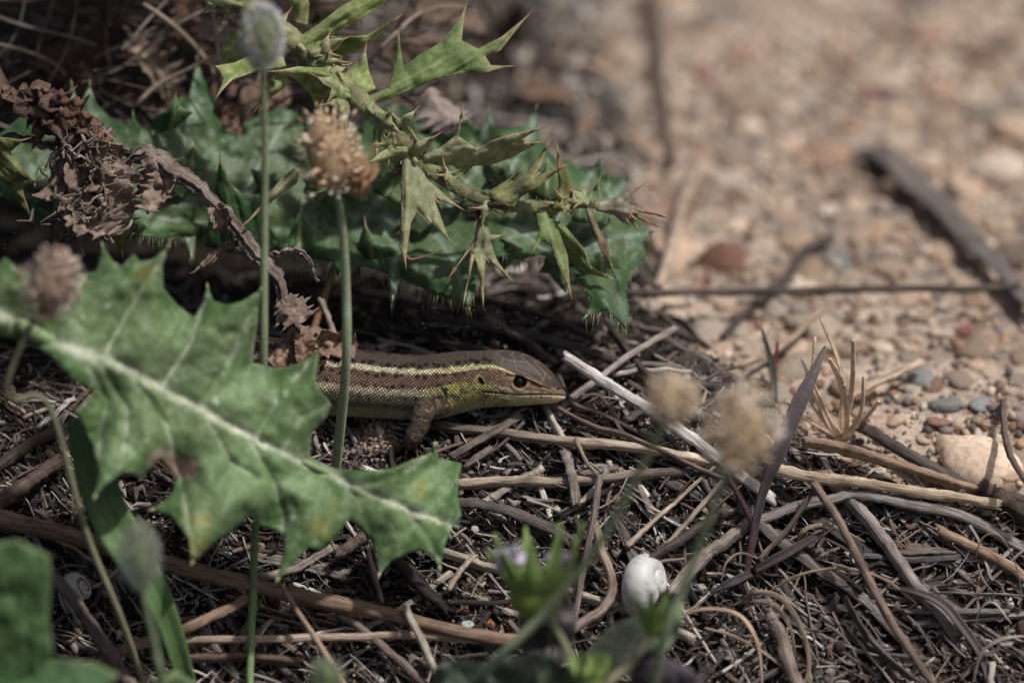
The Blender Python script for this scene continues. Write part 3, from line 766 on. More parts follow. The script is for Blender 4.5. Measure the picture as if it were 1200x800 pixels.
def leaflet(poly, base, w0, lean, cup=0.35, seed=0, cols=((128, 142, 82), (104, 126, 66), (176, 160, 116)), name='leaflet', parent=None, mat='soft', step=2.2, spine=True, th=0.02):
    """a spiny leaflet: traced outline, depth leaning out from its base and cupped across"""
    V2, T, bp = sheet(poly, step, seed)
    x, y = V2.T
    bx, by = base
    far = np.array(max(poly, key=lambda p: np.hypot(p[0] - bx, p[1] - by)), float)
    ax = (far - np.array(base)); L = np.linalg.norm(ax); ax /= L
    s_ = (x - bx) * ax[0] + (y - by) * ax[1]; o_ = -(x - bx) * ax[1] + (y - by) * ax[0]
    d = dist_edge(V2, bp)
    w_ = w0 + lean * s_ * PX + cup * (np.abs(o_) * PX) + (0.05 * np.sin(s_ / 7 + seed) if L < 110 else 0.25 * (fbm(x / 45, y / 45, seed) - 0.5)) - 0.035 * ss(0, 6, d) + 0.10 * (fbm(s_ / 30, o_ / 5, seed) - 0.5) * ss(0, 4, d)
    w_ = w_ - 0.12 * (o_ / 12) * math.sin(seed * 2.1)
    r0, r1, tipc = [lin(*q) for q in cols]; one = np.ones((len(x), 1))
    nz = fbm(x / 6, y / 6, seed)
    c = mixc(r0 * one, r1 * one, ss(0.35, 0.65, nz)) * (0.8 + 0.4 * fbm(x / 15, y / 15, seed + 2)[:, None])
    c = mixc(c, lin(178, 178, 138) * one, ss(3.2, 0.6, np.abs(o_)) * ss(L * 0.8, L * 0.3, s_) * 0.5)
    c = mixc(c, tipc * one, ss(3.0, 1.2, d) * ss(0.3 * L, 0.85 * L, np.hypot(x - bx, y - by)) * 0.8)
    par = parent if parent is not None else thistle
    ob = solid(MB().add(P(x, y, w_), None, T, c).build(name, M[mat], par), th)
    if spine:
        for k_, p in enumerate(poly):
            a = np.array(p, float); a0 = np.array(poly[k_ - 1], float); a1 = np.array(poly[(k_ + 1) % len(poly)], float)
            e1, e2 = a0 - a, a1 - a; e1 /= np.linalg.norm(e1); e2 /= np.linalg.norm(e2)
            if e1 @ e2 > 0.55 and np.hypot(*(a - np.array(base))) > 12:
                dd = -(e1 + e2); dd /= np.linalg.norm(dd); q = np.argmin(np.hypot(x - a[0], y - a[1])); wq = w_[q]
                MB().tube([P(a[0] - 9 * dd[0], a[1] - 9 * dd[1], wq), P(a[0], a[1], wq), P(a[0] + 10 * dd[0], a[1] + 10 * dd[1], wq - 0.03)], [0.026, 0.014, 0.003], 6, np.array([lin(150, 140, 96), lin(196, 172, 130), lin(150, 104, 74)])).build('spine', M['soft'], ob)
    return ob
GR1 = ((130, 148, 92), (104, 128, 72), (184, 164, 124)); GR2 = ((172, 174, 138), (146, 154, 112), (186, 160, 122)); DR = ((170, 164, 148), (140, 130, 112), (150, 110, 80))
leaflet([(424, 116), (455, 104), (464, 72), (467, 42), (473, 80), (490, 66), (517, 50), (535, 28), (545, 10), (541, 48), (560, 58), (587, 44), (618, 19), (586, 60), (568, 66), (575, 77), (596, 78), (570, 85), (545, 86), (510, 93), (480, 106), (452, 118), (430, 123)], (427, 119), -0.45, 0.15, 0.4, 1, GR1)
leaflet([(494, 182), (513, 175), (533, 160), (542, 130), (538, 160), (560, 176), (575, 165), (600, 157), (631, 151), (606, 166), (631, 167), (600, 184), (575, 193), (555, 194), (545, 204), (530, 193), (498, 192)], (496, 187), -0.4, -0.2, 0.3, 2, GR2)
leaflet([(472, 180), (484, 180), (500, 210), (538, 243), (508, 232), (526, 281), (505, 262), (490, 246), (481, 262), (475, 308), (468, 290), (470, 255), (470, 215)], (478, 182), -0.5, -0.25, 0.3, 3, GR2)
leaflet([(568, 228), (590, 214), (612, 198), (597, 216), (618, 204), (630, 186), (642, 169), (633, 196), (626, 208), (661, 195), (632, 218), (610, 231), (602, 243), (588, 240)], (575, 234), -0.3, -0.35, 0.3, 4, ((150, 150, 104), (120, 130, 78), (176, 150, 110)))
leaflet([(648, 244), (655, 218), (653, 200), (653, 174), (663, 200), (671, 225), (681, 222), (672, 240), (660, 248)], (658, 244), -0.25, -0.25, 0.25, 5, ((128, 138, 76), (120, 112, 72), (150, 110, 76)))
leaflet([(698, 238), (720, 232), (750, 219), (731, 236), (738, 240), (780, 254), (740, 247), (763, 262), (739, 252), (746, 266), (733, 254), (732, 262), (720, 252), (700, 247)], (700, 243), -0.2, -0.1, 0.4, 6, DR)
leaflet([(628, 250), (646, 248), (655, 270), (665, 300), (668, 343), (655, 315), (645, 286), (636, 282), (626, 292), (632, 270)], (638, 250), -0.3, -0.25, 0.3, 7, GR1)
leaflet([(643, 256), (660, 262), (685, 292), (692, 312), (716, 326), (686, 320), (665, 302), (650, 280)], (650, 260), -0.3, 0.05, 0.3, 8, GR1)
leaflet([(560, 256), (570, 256), (574, 275), (588, 276), (575, 284), (582, 305), (597, 326), (577, 308), (569, 300), (566, 353), (559, 310), (556, 300), (544, 351), (553, 290), (529, 321), (556, 280)], (565, 258), -0.2, -0.2, 0.3, 9, GR2)
leaflet([(686, 246), (694, 246), (702, 268), (712, 286), (716, 310), (706, 296), (694, 272)], (690, 247), -0.25, -0.1, 0.3, 10, ((98, 76, 62), (70, 54, 46), (150, 120, 90)), 'dried_leaflet', None, 'dry')
leaflet([(438, 150), (446, 150), (446, 170), (441, 182), (437, 168)], (442, 151), -0.55, -0.2, 0.2, 12, GR1)
# folded lobes standing in front of the blades
for k_, (pl, bs, w0) in enumerate([([(240, 288), (250, 230), (258, 186), (270, 214), (292, 236), (306, 230), (312, 262), (330, 288), (300, 300), (268, 296)], (280, 300), 0.45), ([(330, 292), (345, 262), (352, 240), (362, 262), (386, 278), (372, 296)], (350, 298), 0.6), ([(412, 308), (420, 285), (428, 262), (440, 284), (462, 290), (476, 304), (450, 318)], (440, 318), 0.7),
                                     ([(176, 140), (196, 128), (206, 112), (212, 126), (226, 132), (206, 150), (186, 156)], (200, 154), 0.8), ([(120, 272), (146, 262), (152, 236), (160, 256), (176, 268), (160, 280)], (148, 282), 0.1), ([(520, 340), (530, 312), (548, 300), (556, 330), (549, 356)], (540, 304), 0.5), ([(40, 240), (60, 214), (66, 196), (76, 216), (96, 236), (70, 252)], (66, 250), 0.05)]):
    leaflet(pl, bs, w0, -0.1, 0.5, 130 + k_, ((58, 88, 46), (46, 76, 38), (120, 136, 96)), 'leaf_lobe', None, 'rosette', 2.6, True)

rl = random.Random(4)
for k_, (bx, by) in enumerate([(20, 225), (150, 228), (196, 222), (225, 200), (318, 222), (372, 236), (410, 222), (452, 232), (505, 262), (530, 235), (590, 215), (640, 235), (690, 262), (705, 300), (655, 300), (600, 285)]):
    sz = rl.uniform(26, 46); an = -math.pi / 2 + rl.uniform(-0.9, 0.9) if by < 270 else math.pi / 2 + rl.uniform(-0.7, 0.7); ca, sa = math.cos(an), math.sin(an)
    f_ = lambda u, v: (bx + sz * (u * ca - v * sa), by + sz * (u * sa + v * ca)); w0 = (0.3 + 0.002 * bx if bx < 350 else 1.25 - (bx - 330) / 430 * 0.9) - 0.22
    leaflet([f_(0, -0.45), f_(0.2, -0.5), f_(0.38, -0.72), f_(0.45, -0.35), f_(0.7, -0.28), f_(1.15, rl.uniform(-0.15, 0.15)), f_(0.72, 0.22), f_(0.5, 0.34), f_(0.42, 0.66), f_(0.2, 0.48), f_(0, 0.45)], f_(0, 0), w0, 0.25, 0.5, 230 + k_, ((76, 104, 58), (58, 88, 46), (150, 158, 116)) if k_ % 2 else ((98, 122, 84), (74, 102, 62), (160, 166, 124)), 'leaf_lobe', None, 'rosette', 3.0, True)
# pale spiny foliage higher up the stem
UPP = [([(340, 50), (372, 30), (400, 8), (440, -14), (470, -30), (452, 2), (424, 22), (395, 38), (370, 52), (352, 62)], (344, 56), -0.4), ([(300, 22), (270, 10), (250, 2), (236, -20), (262, -8), (290, 4), (318, 16)], (314, 22), -0.1),
       ([(330, 60), (300, 62), (275, 74), (252, 78), (262, 92), (255, 112), (272, 94), (300, 84), (335, 78)], (336, 66), -0.4), ([(290, 40), (268, 36), (258, 60), (260, 90), (276, 70), (296, 60)], (296, 46), 0.1), ([(380, 80), (350, 78), (320, 84), (345, 92), (362, 108), (372, 128), (384, 104), (396, 98)], (390, 88), -0.7),
       ([(364, 38), (395, 44), (430, 42), (465, 22), (440, 46), (418, 62), (396, 66), (372, 54)], (368, 46), 0.5), ([(400, 90), (418, 74), (428, 58), (432, 84), (440, 104), (424, 112)], (410, 102), -0.1), ([(285, 14), (272, -10), (290, -30), (300, -8), (306, 12)], (294, 14), 0.2),
       ([(345, 26), (338, 0), (352, -24), (362, 4), (360, 30)], (352, 30), 0.3), ([(330, 86), (312, 100), (300, 128), (320, 112), (342, 96)], (338, 88), -0.2)]
for k_, (pl, bs, w0) in enumerate(UPP):
    leaflet(pl, bs, w0, -0.12 + 0.3 * math.sin(k_ * 2.3), 0.35, 30 + k_, ((170, 182, 118), (132, 152, 84), (206, 200, 154)))
ru = random.Random(12)
for k_ in range(38):
    i_ = ru.randint(4, 56) if k_ < 24 else ru.randint(56, 114); bx, by, bw = [float(v) for v in unP(stp[i_])]; an = ru.uniform(0, 6.28); L_ = ru.uniform(20, 48) if k_ < 24 else ru.uniform(12, 26)
    ca, sa = math.cos(an), math.sin(an); f_ = lambda u, v: (bx + L_ * (u * ca - v * sa), by + L_ * (u * sa + v * ca))
    leaflet([f_(0, -0.10), f_(0.25, -0.2), f_(0.42, -0.5), f_(0.5, -0.16), f_(0.72, -0.16), f_(1.05, -0.04), f_(0.74, 0.12), f_(0.55, 0.18), f_(0.5, 0.48), f_(0.3, 0.18), f_(0, 0.10)], f_(0, 0), bw - 0.1, ru.uniform(-0.5, 0.5), 0.4, 160 + k_, ((166, 172, 128), (134, 148, 96), (206, 198, 166)))
# small pale spiny leaves of the same thistle at the picture's left
leaflet([(-40, 150), (-5, 160), (28, 164), (12, 178), (18, 188), (38, 210), (24, 212), (30, 235), (37, 256), (20, 234), (4, 212), (-20, 205), (-40, 200)], (-36, 176), -0.5, 0.1, 0.3, 41, ((132, 138, 88), (104, 112, 60), (150, 128, 90)))
leaflet([(120, 258), (136, 252), (150, 246), (176, 238), (152, 250), (140, 258), (148, 270), (143, 296), (134, 282), (130, 268)], (128, 262), -0.1, -0.3, 0.2, 42, ((142, 148, 50), (110, 124, 40), (150, 130, 80)))
leaflet([(330, 208), (345, 196), (352, 200), (348, 214), (330, 226), (300, 252), (284, 266), (306, 240)], (348, 202), -0.7, 0.0, 0.2, 43, ((150, 152, 116), (128, 128, 92), (176, 160, 120)))
# curled reddish bristle below the stem, dried bud
MB().tube(P(*catmull([(476, 300), (482, 304), (500, 300), (520, 292)], 16).T, np.full(16, -0.75)), np.linspace(0.03, 0.008, 16), 6, lin(150, 108, 84)).build('bristle', M['fiber'], thistle)
bud = MB(); W, q = uvball(P(555, 250, -0.35), (0.11, 0.10, 0.09)); W += (fbm(W[:, 0] * 22, W[:, 1] * 22, W[:, 2] * 22)[:, None] - 0.5) * 0.1; bud.add(W, q, None, lin(66, 54, 46)); bud.tube(catmull([P(553, 247, -0.35), P(575, 240, -0.4), P(592, 240, -0.42)], 10), np.linspace(0.07, 0.03, 10), 8, lin(58, 46, 40), ring_noise=0.3)
bud.build('withered_bud', M['dry'], thistle)

# ---- unseen leaves added above and behind the thistle to shade the hollow
def grown_outline(L, W, lobes, r, spike=0.6):
    up, dn = [], []
    for side, lst in ((1, up), (-1, dn)):
        for k in range(lobes):
            t0 = (k + 0.15) / lobes; env = math.sin(math.pi * min(1, 0.12 + 0.88 * t0 ** 0.8)) ** 0.7 + 0.08
            a = W * env * (0.8 + 0.4 * r.random())
            lst.append((L * t0, side * a * (1 - spike) + side * 0.05 * W)); lst.append((L * (t0 + 0.32 / lobes), side * a * 0.75)); lst.append((L * (t0 + 0.62 / lobes), side * a * 1.15)); lst.append((L * (t0 + 0.72 / lobes), side * a * 0.6))
    return [(0, 0.04 * W)] + up + [(L, 0)] + dn[::-1] + [(0, -0.04 * W)]
def grown_leaf(name, mat, base, direction, normal, L, W, lobes, seed, colr, curl=0.3, fold=0.2, crumple=0.1, parent=None, step=None, th=0.03, spike=0.6):
    r = random.Random(seed)
    o = grown_outline(L, W, lobes, r, spike)
    V2, T, bp = sheet(o, step or max(L / 26, 0.035), seed)
    d = np.asarray(direction, float); d /= np.linalg.norm(d); nrm = np.asarray(normal, float); nrm = nrm - d * (nrm @ d); nrm /= np.linalg.norm(nrm); b = np.cross(nrm, d)
    x, y = V2.T
    an = curl * x / L
    xx = np.where(abs(curl) > 1e-3, np.sin(an) * L / curl, x); zz = np.where(abs(curl) > 1e-3, (1 - np.cos(an)) * L / curl, 0)
    ya = fold * 2.2 * y / W
    yy = y * np.cos(ya * 0.5); z2 = np.abs(y) * np.sin(np.abs(ya)) * (1 if fold > 0 else -1)
    nzv = (fbm(x / L * 5, y / L * 5, seed) - 0.5) * crumple * L + (fbm(x / L * 14, y / L * 14, seed + 5) - 0.5) * crumple * L * 0.35
    hgt = -zz + z2 + nzv
    V = np.asarray(base) + xx[:, None] * d + yy[:, None] * b + hgt[:, None] * nrm
    one = np.ones((len(x), 1)); c = np.asarray(colr) * one * (0.6 + 0.8 * fbm(x / L * 6, y / L * 6, seed + 9)[:, None])
    c = mixc(c, np.asarray(colr) * 1.7 * one, ss(0.05 * W + 0.015, 0.01, np.abs(y)) * 0.6)
    ob = MB().add(V, None, T, c).build(name, M[mat], parent)
    return solid(ob, th)
for k_, (bx, by, bw, dx, dy_, dz_, L, W) in enumerate([(-60, -60, 3.5, 1, -0.3, 0.05, 6.5, 1.6), (40, -120, 2.0, 0.9, 0.3, 0.1, 6.0, 1.7), (250, -150, 4.0, -0.8, -0.6, -0.1, 5.0, 1.5), (-120, 60, 5.0, 0.8, 0.5, 0.1, 6.0, 1.6), (150, -170, 5.5, 0.6, 0.7, 0.15, 5.5, 1.6), (120, -130, 0.5, 0.5, -0.9, 0.1, 3.5, 1.3), (330, -160, 5.5, 0.3, 0.9, 0.05, 4.0, 1.2), (-160, -60, 1.0, 0.9, -0.2, 0.1, 5.0, 1.6), (100, -30, 1.5, 1, 0.1, 0.1, 5.5, 2.0), (180, -60, 3.0, 1, 0.2, 0.1, 5.5, 2.0), (60, -20, 4.5, 1, 0.1, 0.1, 5.5, 2.0), (330, -40, 2.0, 0.3, 1, 0.1, 4.5, 1.8), (450, -60, 4.0, -0.6, 0.6, 0.1, 4.0, 1.7), (250, -20, 0.0, 0.9, 0.5, 0.1, 4.5, 1.6)]):
    grown_leaf('leaf', 'rosette', P(bx, by - 190, bw + 1.5), (dx, dy_, dz_), (0, -0.1, 1), L, W, 7, 60 + k_, lin(60, 90, 60), 0.5, 0.15, 0.05, thistle)  # out-of-view leaves, put in to keep sun off the hollow
# ------------------------------------------------------------------ sticks and straws, traced one by one
def Gv(px, py, h=0.0):
    px, py = np.asarray(px, float), np.asarray(py, float); h = np.broadcast_to(h, px.shape)
    lo, hi = np.full(px.shape, -9.0), np.full(px.shape, 60.0)
    for _ in range(34):
        mid = 0.5 * (lo + hi); q = P(px, py, mid)
        up = q[..., 2] - ground(q[..., 0], q[..., 1], False) > h
        lo = np.where(up, mid, lo); hi = np.where(up, hi, mid)
    return P(px, py, 0.5 * (lo + hi))

TAN, PALE, GREY, DARK, RUST, WHITE, BROWN = lin(176, 156, 132), lin(202, 188, 168), lin(134, 122, 114), lin(64, 57, 53), lin(152, 116, 88), lin(236, 228, 220), lin(118, 99, 85)
def stick(name, pts, rpx, col, label, cat='twig', mat='fiber', taper=(1, 1), col2=None, flat=1.0, groove=0.22, knots=(), seed=0, n=46, group=None, free=False, jag=True, sides=12, wig=0.25, tip=False):
    """pts: photo x, y and height above the ground in cm (free: depth from the lizard's plane instead)"""
    q = np.array([P(a, b, c) if free else G(a, b, c) for a, b, c in pts])
    path = catmull(q, n)
    r = np.random.default_rng(seed + 77)
    s = np.linspace(0, 1, n)
    rad = rpx * PX * np.interp(s, [0, 1], taper)
    for k, kk in knots: rad = rad * (1 + kk * np.exp(-((s - k) / 0.022) ** 2))
    rad = rad * (1 + 0.12 * (fbm(s * 11, seed, 1) - 0.5) * 2)
    path = path + (np.stack([fbm(s * 9, seed, 3), fbm(s * 9, seed, 5), fbm(s * 9, seed, 7)], -1) - 0.5) * rpx * PX * wig * 2
    c = np.asarray(col)[None] * np.ones((n, 1))
    if col2 is not None: c = c * (1 - s[:, None]) + np.asarray(col2)[None] * s[:, None]
    c = c * (0.8 + 0.4 * fbm(s * 8, seed, 11)[:, None])
    for k, kk in knots: c = c * (1 - 0.45 * np.exp(-((s - k) / 0.03) ** 2))[:, None]
    m = MB().tube(path, rad, sides, c, flat, groove, seed, tip, 0.11)
    if jag:                                     # splintered ends
        V = m.V[0]; e = rad[0] * 1.2
        V[:sides] += (r.random((sides, 1)) - 0.3) * e * 1.6 * (path[1] - path[0]) / (np.linalg.norm(path[1] - path[0]) + 1e-9) * -1
        V[(n - 1) * sides:n * sides] += (r.random((sides, 1)) - 0.3) * rad[-1] * 2 * (path[-1] - path[-2]) / (np.linalg.norm(path[-1] - path[-2]) + 1e-9)
    return tag(m.build(name, M[mat]), label, cat, group)

ST = [
 ('twig', [(662, 418, 0.95), (700, 441, 0.8), (745, 470, 0.6), (800, 506, 0.45), (840, 535, 0.35), (905, 585, 0.2)], 6.6, WHITE, 'bleached white broken twig, its splintered end beside the lizard snout', dict(mat='bleached', taper=(0.95, 1.1), groove=0.16)),
 ('twig', [(791, 385, 0.5), (740, 415, 0.45), (700, 445, 0.35), (664, 472, 0.2), (645, 496, 0.1)], 4.2, lin(176, 160, 148), 'slim pale grey twig rising behind the white twig', {}),
 ('twig', [(655, 488, 0.25), (700, 462, 0.3), (735, 512, 0.3), (800, 545, 0.35)], 2.2, BROWN, 'thin bent brown stalk crossing under the white twig', {}),
 ('straw', [(498, 497, 0.12), (583, 507, 0.2), (640, 514, 0.25), (700, 520, 0.3), (760, 527, 0.3), (830, 541, 0.25)], 7.4, lin(104, 92, 82), 'thick split straw, dark at one end and cream at the other, below the lizard', dict(col2=lin(224, 200, 164), flat=0.75, cat='straw')),
 ('straw', [(536, 567, 0.25), (585, 564, 0.25), (632, 565, 0.22), (700, 562, 0.22), (760, 556, 0.22), (805, 553, 0.2)], 6.6, lin(206, 182, 148), 'cream jointed straw beside the leaf tip, weathered grey past its joint', dict(col2=lin(104, 94, 88), knots=[(0.36, 0.3)], cat='straw')),
 ('twig', [(532, 588, 0.4), (560, 590, 0.45), (590, 597, 0.45), (630, 612, 0.35), (668, 632, 0.2)], 6.2, lin(104, 94, 88), 'dark grey ribbed stem curving down beside the leaf tip', dict(flat=0.7, groove=0.4)),
 ('twig', [(516, 645, 0.3), (560, 660, 0.3), (600, 672, 0.3), (660, 690, 0.3), (740, 716, 0.28), (812, 748, 0.25)], 5.2, PALE, 'long pale peeled twig running under the bent stick and the white shell', dict(mat='bleached', taper=(1, 1.1))),
 ('twig', [(696, 612, 0.55), (704, 640, 0.6), (717, 680, 0.6), (714, 702, 0.6), (698, 720, 0.6), (670, 738, 0.5)], 5.4, lin(184, 154, 124), 'tan stick bent like a hook beside the white shell', dict(col2=lin(160, 140, 128), groove=0.1)),
 ('twig', [(703, 558, 0.5), (695, 610, 0.6), (683, 670, 0.55), (673, 730, 0.45)], 4.0, lin(128, 112, 104), 'straight grey stalk standing beside the hooked stick', dict(groove=0.12)),
 ('twig', [(660, 530, 0.35), (668, 550, 0.4), (675, 590, 0.3)], 5.0, lin(150, 138, 128), 'short weathered grey chip leaning on the cream straw', dict(flat=0.6, groove=0.4)),
 ('straw', [(944, 517, 0.5), (985, 524, 0.5), (1040, 540, 0.45), (1100, 560, 0.4), (1165, 579, 0.35)], 6.6, lin(164, 132, 104), 'rusty brown stem, upper of two joined at a dark knot', dict(taper=(1.1, 0.95), knots=[(0.3, 0.15)], cat='stem')),
 ('straw', [(903, 550, 0.5), (960, 560, 0.52), (1010, 566, 0.5), (1080, 577, 0.45), (1168, 590, 0.4)], 6.4, lin(206, 180, 142), 'smooth cream stem, lower of two joined at a dark knot', dict(taper=(1.15, 0.95), cat='stem', groove=0.1)),
 ('twig', [(1152, 574, 0.38), (1172, 586, 0.36), (1200, 603, 0.3), (1240, 625, 0.3)], 10, lin(92, 76, 64), 'dark knobbly root knot where two stems join', dict(knots=[(0.1, 0.35), (0.3, 0.2)], groove=0.35, cat='root')),
 ('twig', [(872, 615, 0.25), (920, 598, 0.3), (975, 584, 0.35), (1010, 580, 0.35), (1060, 590, 0.3), (1130, 605, 0.28), (1215, 650, 0.2)], 7.0, lin(148, 138, 132), 'long silver grey weathered root below the two joined stems', dict(flat=0.8, groove=0.35)),
 ('twig', [(972, 560, 0.3), (1005, 596, 0.3), (1040, 640, 0.32), (1075, 688, 0.35), (1120, 742, 0.3)], 8.0, lin(158, 146, 138), 'stout pale grey stem running down from the knot', dict(groove=0.3, flat=0.8)),
 ('twig', [(955, 566, 0.85), (980, 605, 0.95), (1002, 646, 1.0), (1040, 720, 1.0), (1100, 812, 0.9)], 5.0, lin(142, 116, 98), 'slender brown stalk propped across the other stems', dict(groove=0.12)),
 ('twig', [(957, 566, 0.8), (930, 610, 0.5), (890, 655, 0.35)], 3.2, BROWN, 'thin brown stalk leaning away from the propped stalk', {}),
 ('twig', [(786, 694, 0.35), (820, 655, 0.35), (850, 632, 0.35), (876, 612, 0.3)], 7.0, lin(164, 148, 136), 'frayed grey stick propped beside the white shell', dict(groove=0.35, flat=0.8)),
 ('twig', [(756, 657, 0.75), (785, 640, 0.6), (815, 620, 0.5), (850, 600, 0.35)], 5.2, lin(92, 80, 72), 'dark twig with a blunt end resting on the white shell', dict(taper=(0.9, 1.1))),
 ('twig', [(870, 595, 0.3), (910, 630, 0.3), (960, 668, 0.25), (1010, 700, 0.2), (1060, 752, 0.2)], 7.5, lin(134, 122, 114), 'thick grey fibrous stem half buried below the purple shoot', dict(groove=0.4, flat=0.8)),
 ('twig', [(900, 714, 0.5), (915, 745, 0.45), (938, 815, 0.4)], 7.2, lin(150, 132, 118), 'stub of grey brown stem under the curled blades', dict(groove=0.15)),
 ('straw', [(1100, 620, 0.35), (1140, 640, 0.35), (1185, 665, 0.3), (1230, 700, 0.3)], 5.8, lin(176, 140, 104), 'smooth tan stem sloping below the silver root', dict(groove=0.1, cat='stem')),
 ('twig', [(1010, 650, 0.2), (1090, 655, 0.25), (1140, 648, 0.2)], 5.5, lin(100, 96, 94), 'flat charcoal grey splinter behind the stout pale stem', dict(flat=0.5, groove=0.3)),
 ('twig', [(1060, 715, 0.3), (1120, 716, 0.3), (1180, 716, 0.25)], 4.5, lin(128, 122, 118), 'straight pale grey splinter lying level beside the purple leaf', dict(flat=0.6, groove=0.3)),
 # left foreground
 ('stem', [(-40, 598, 0.9), (60, 622, 0.95), (139, 646, 1.0), (240, 672, 0.95), (337, 696, 0.8), (430, 715, 0.6), (540, 742, 0.45), (610, 752, 0.3)], 9.5, lin(150, 118, 90), 'long thick brown stem lying low across the litter under the thistle leaf', dict(groove=0.12, taper=(1.1, 0.8), cat='stem')),
 ('stem', [(118, 772, 0.7), (150, 760, 0.75), (225, 732, 0.8), (292, 700, 0.75)], 6.2, lin(158, 126, 94), 'tan stick leaning up to the long brown stem', dict(groove=0.12, cat='stick')),
 ('straw', [(200, 750, 0.6), (300, 748, 0.6), (400, 746, 0.55), (480, 744, 0.45), (560, 750, 0.35)], 4.6, lin(190, 164, 136), 'thin straight cream straw lying level under the long brown stem', dict(groove=0.1, cat='straw')),
 ('straw', [(210, 772, 0.45), (290, 770, 0.45), (350, 776, 0.4)], 5.0, lin(118, 92, 74), 'short dull brown straw just below the thin cream straw', dict(cat='straw')),
 ('straw', [(328, 684, 1.1), (352, 722, 1.05), (396, 790, 0.9), (420, 830, 0.8)], 4.0, lin(162, 132, 100), 'thin tan straw hanging down from the leaf edge', dict(taper=(0.7, 1.1), cat='straw')),
 ('stem', [(58, 668, 0.9), (95, 715, 0.95), (130, 765, 0.95), (168, 825, 0.9)], 7.4, lin(128, 108, 96), 'grey brown split stem beside the striped shell', dict(cat='stem')),
 ('stem', [(-20, 604, 0.5), (30, 568, 0.5), (74, 538, 0.4)], 8.2, lin(104, 84, 70), 'thick dull brown stick end beside the curved green stalk', dict(cat='stick')),
 ('stem', [(-20, 560, 0.3), (20, 530, 0.3), (70, 500, 0.25)], 7.0, lin(84, 70, 60), 'dark brown stick under the base of the broad leaf', dict(cat='stick')),
 ('straw', [(476, 714, 0.7), (492, 745, 0.75), (505, 775, 0.7), (522, 812, 0.65)], 4.6, PALE, 'pale straw lying across the lower end of the long brown stem', dict(cat='straw', mat='bleached')),
 ('straw', [(396, 718, 0.5), (430, 742, 0.5), (470, 776, 0.45), (500, 805, 0.4)], 4.6, lin(132, 112, 100), 'grey brown straw running beside the pale straw', dict(cat='straw')),
 ('twig', [(462, 655, 0.3), (490, 685, 0.3), (525, 715, 0.25)], 7.5, lin(52, 46, 44), 'blackened stick stub below the leaf lobe', dict(groove=0.3)),
 ('twig', [(395, 650, 0.4), (430, 625, 0.4)], 7.0, lin(120, 100, 88), 'brown stick end showing between two leaf lobes', {}),
 ('straw', [(430, 640, 0.35), (441, 680, 0.35), (447, 705, 0.3)], 2.6, lin(150, 132, 116), 'thin upright straw under the leaf lobe', dict(cat='straw')),
 ('straw', [(525, 705, 0.35), (575, 706, 0.3), (612, 703, 0.25)], 3.4, lin(60, 54, 52), 'short black straw lying level above the red chips', dict(cat='straw')),
 ('straw', [(526, 690, 0.5), (540, 668, 0.45), (557, 650, 0.35)], 3.2, lin(180, 160, 138), 'short cream splinter sloping beside the peeled twig', dict(cat='straw')),
 # thin stalks by the lizard snout
 ('straw', [(640, 470, 0.3), (690, 497, 0.3), (740, 512, 0.4), (812, 545, 0.42), (850, 562, 0.35)], 3.0, lin(128, 106, 92), 'thin brown stalk running from the lizard chin to the flower heads', dict(cat='stalk')),
 ('straw', [(655, 440, 0.4), (670, 470, 0.35), (705, 485, 0.3), (745, 505, 0.25)], 2.6, lin(110, 92, 80), 'dark thin stalk just past the lizard snout', dict(cat='stalk')),
 ('straw', [(675, 515, 0.4), (687, 540, 0.42), (700, 556, 0.4)], 2.4, lin(150, 128, 108), 'curled fibre looping over the split straw', dict(cat='straw')),
 ('straw', [(530, 535, 0.3), (555, 520, 0.35), (590, 500, 0.3), (610, 488, 0.2)], 4.0, lin(120, 106, 94), 'frayed dark stalk propped on the split straw', dict(cat='stalk', groove=0.4)),
 ('twig', [(545, 548, 0.2), (560, 535, 0.25), (575, 525, 0.2)], 3.4, lin(140, 122, 108), 'tiny splintered chip near the lizard foot', {}),
 ('grass', [(800, 655, 0.35), (770, 660, 0.5), (745, 690, 0.5), (715, 720, 0.3)], 2.0, lin(150, 132, 112), 'thin straw tucked under the white shell', dict(cat='straw')),
 ('grass_spike', [(838, 546, 0.3), (800, 580, 0.3), (770, 606, 0.3), (735, 640, 0.25)], 3.4, lin(186, 164, 140), 'dry feathered grass spike, upper of a pair by the shell', dict(cat='grass', groove=0.3, taper=(0.6, 1.1))),
 ('grass_spike', [(852, 558, 0.35), (815, 600, 0.35), (785, 635, 0.35), (750, 672, 0.3)], 3.6, lin(176, 156, 134), 'dry feathered grass spike, lower of a pair by the shell', dict(cat='grass', groove=0.3, taper=(0.6, 1.1))),
 # behind the crest
 ('twig', [(735, 343, 0.5), (830, 342, 0.55), (940, 340, 0.6), (1060, 338, 0.6), (1190, 336, 0.55)], 4.6, lin(104, 90, 80), 'long thin dark twig lying straight across the stony ground', {}),
 ('twig', [(846, 396, 0.12), (880, 360, 0.3), (920, 325, 0.3), (945, 292, 0.3), (972, 280, 0.15)], 5.0, lin(96, 84, 78), 'small crooked dark twig on the stony ground behind the straight one', dict(taper=(0.7, 1.2))),
 ('straw', [(818, 200, 0.15), (800, 240, 0.3), (787, 290, 0.4), (772, 336, 0.4)], 6.6, lin(190, 164, 138), 'pale straw lying on the stones beside the thistle leaf tip', dict(cat='straw')),
 ('bark_strip', [(1030, 178, 0.3), (1080, 220, 0.35), (1130, 270, 0.35), (1180, 325, 0.3), (1225, 372, 0.3)], 16, lin(128, 116, 110), 'dark grey brown strip of bark lying on the stony ground', dict(cat='bark', flat=0.16, taper=(1.2, 0.6), groove=0.2, sides=18)),
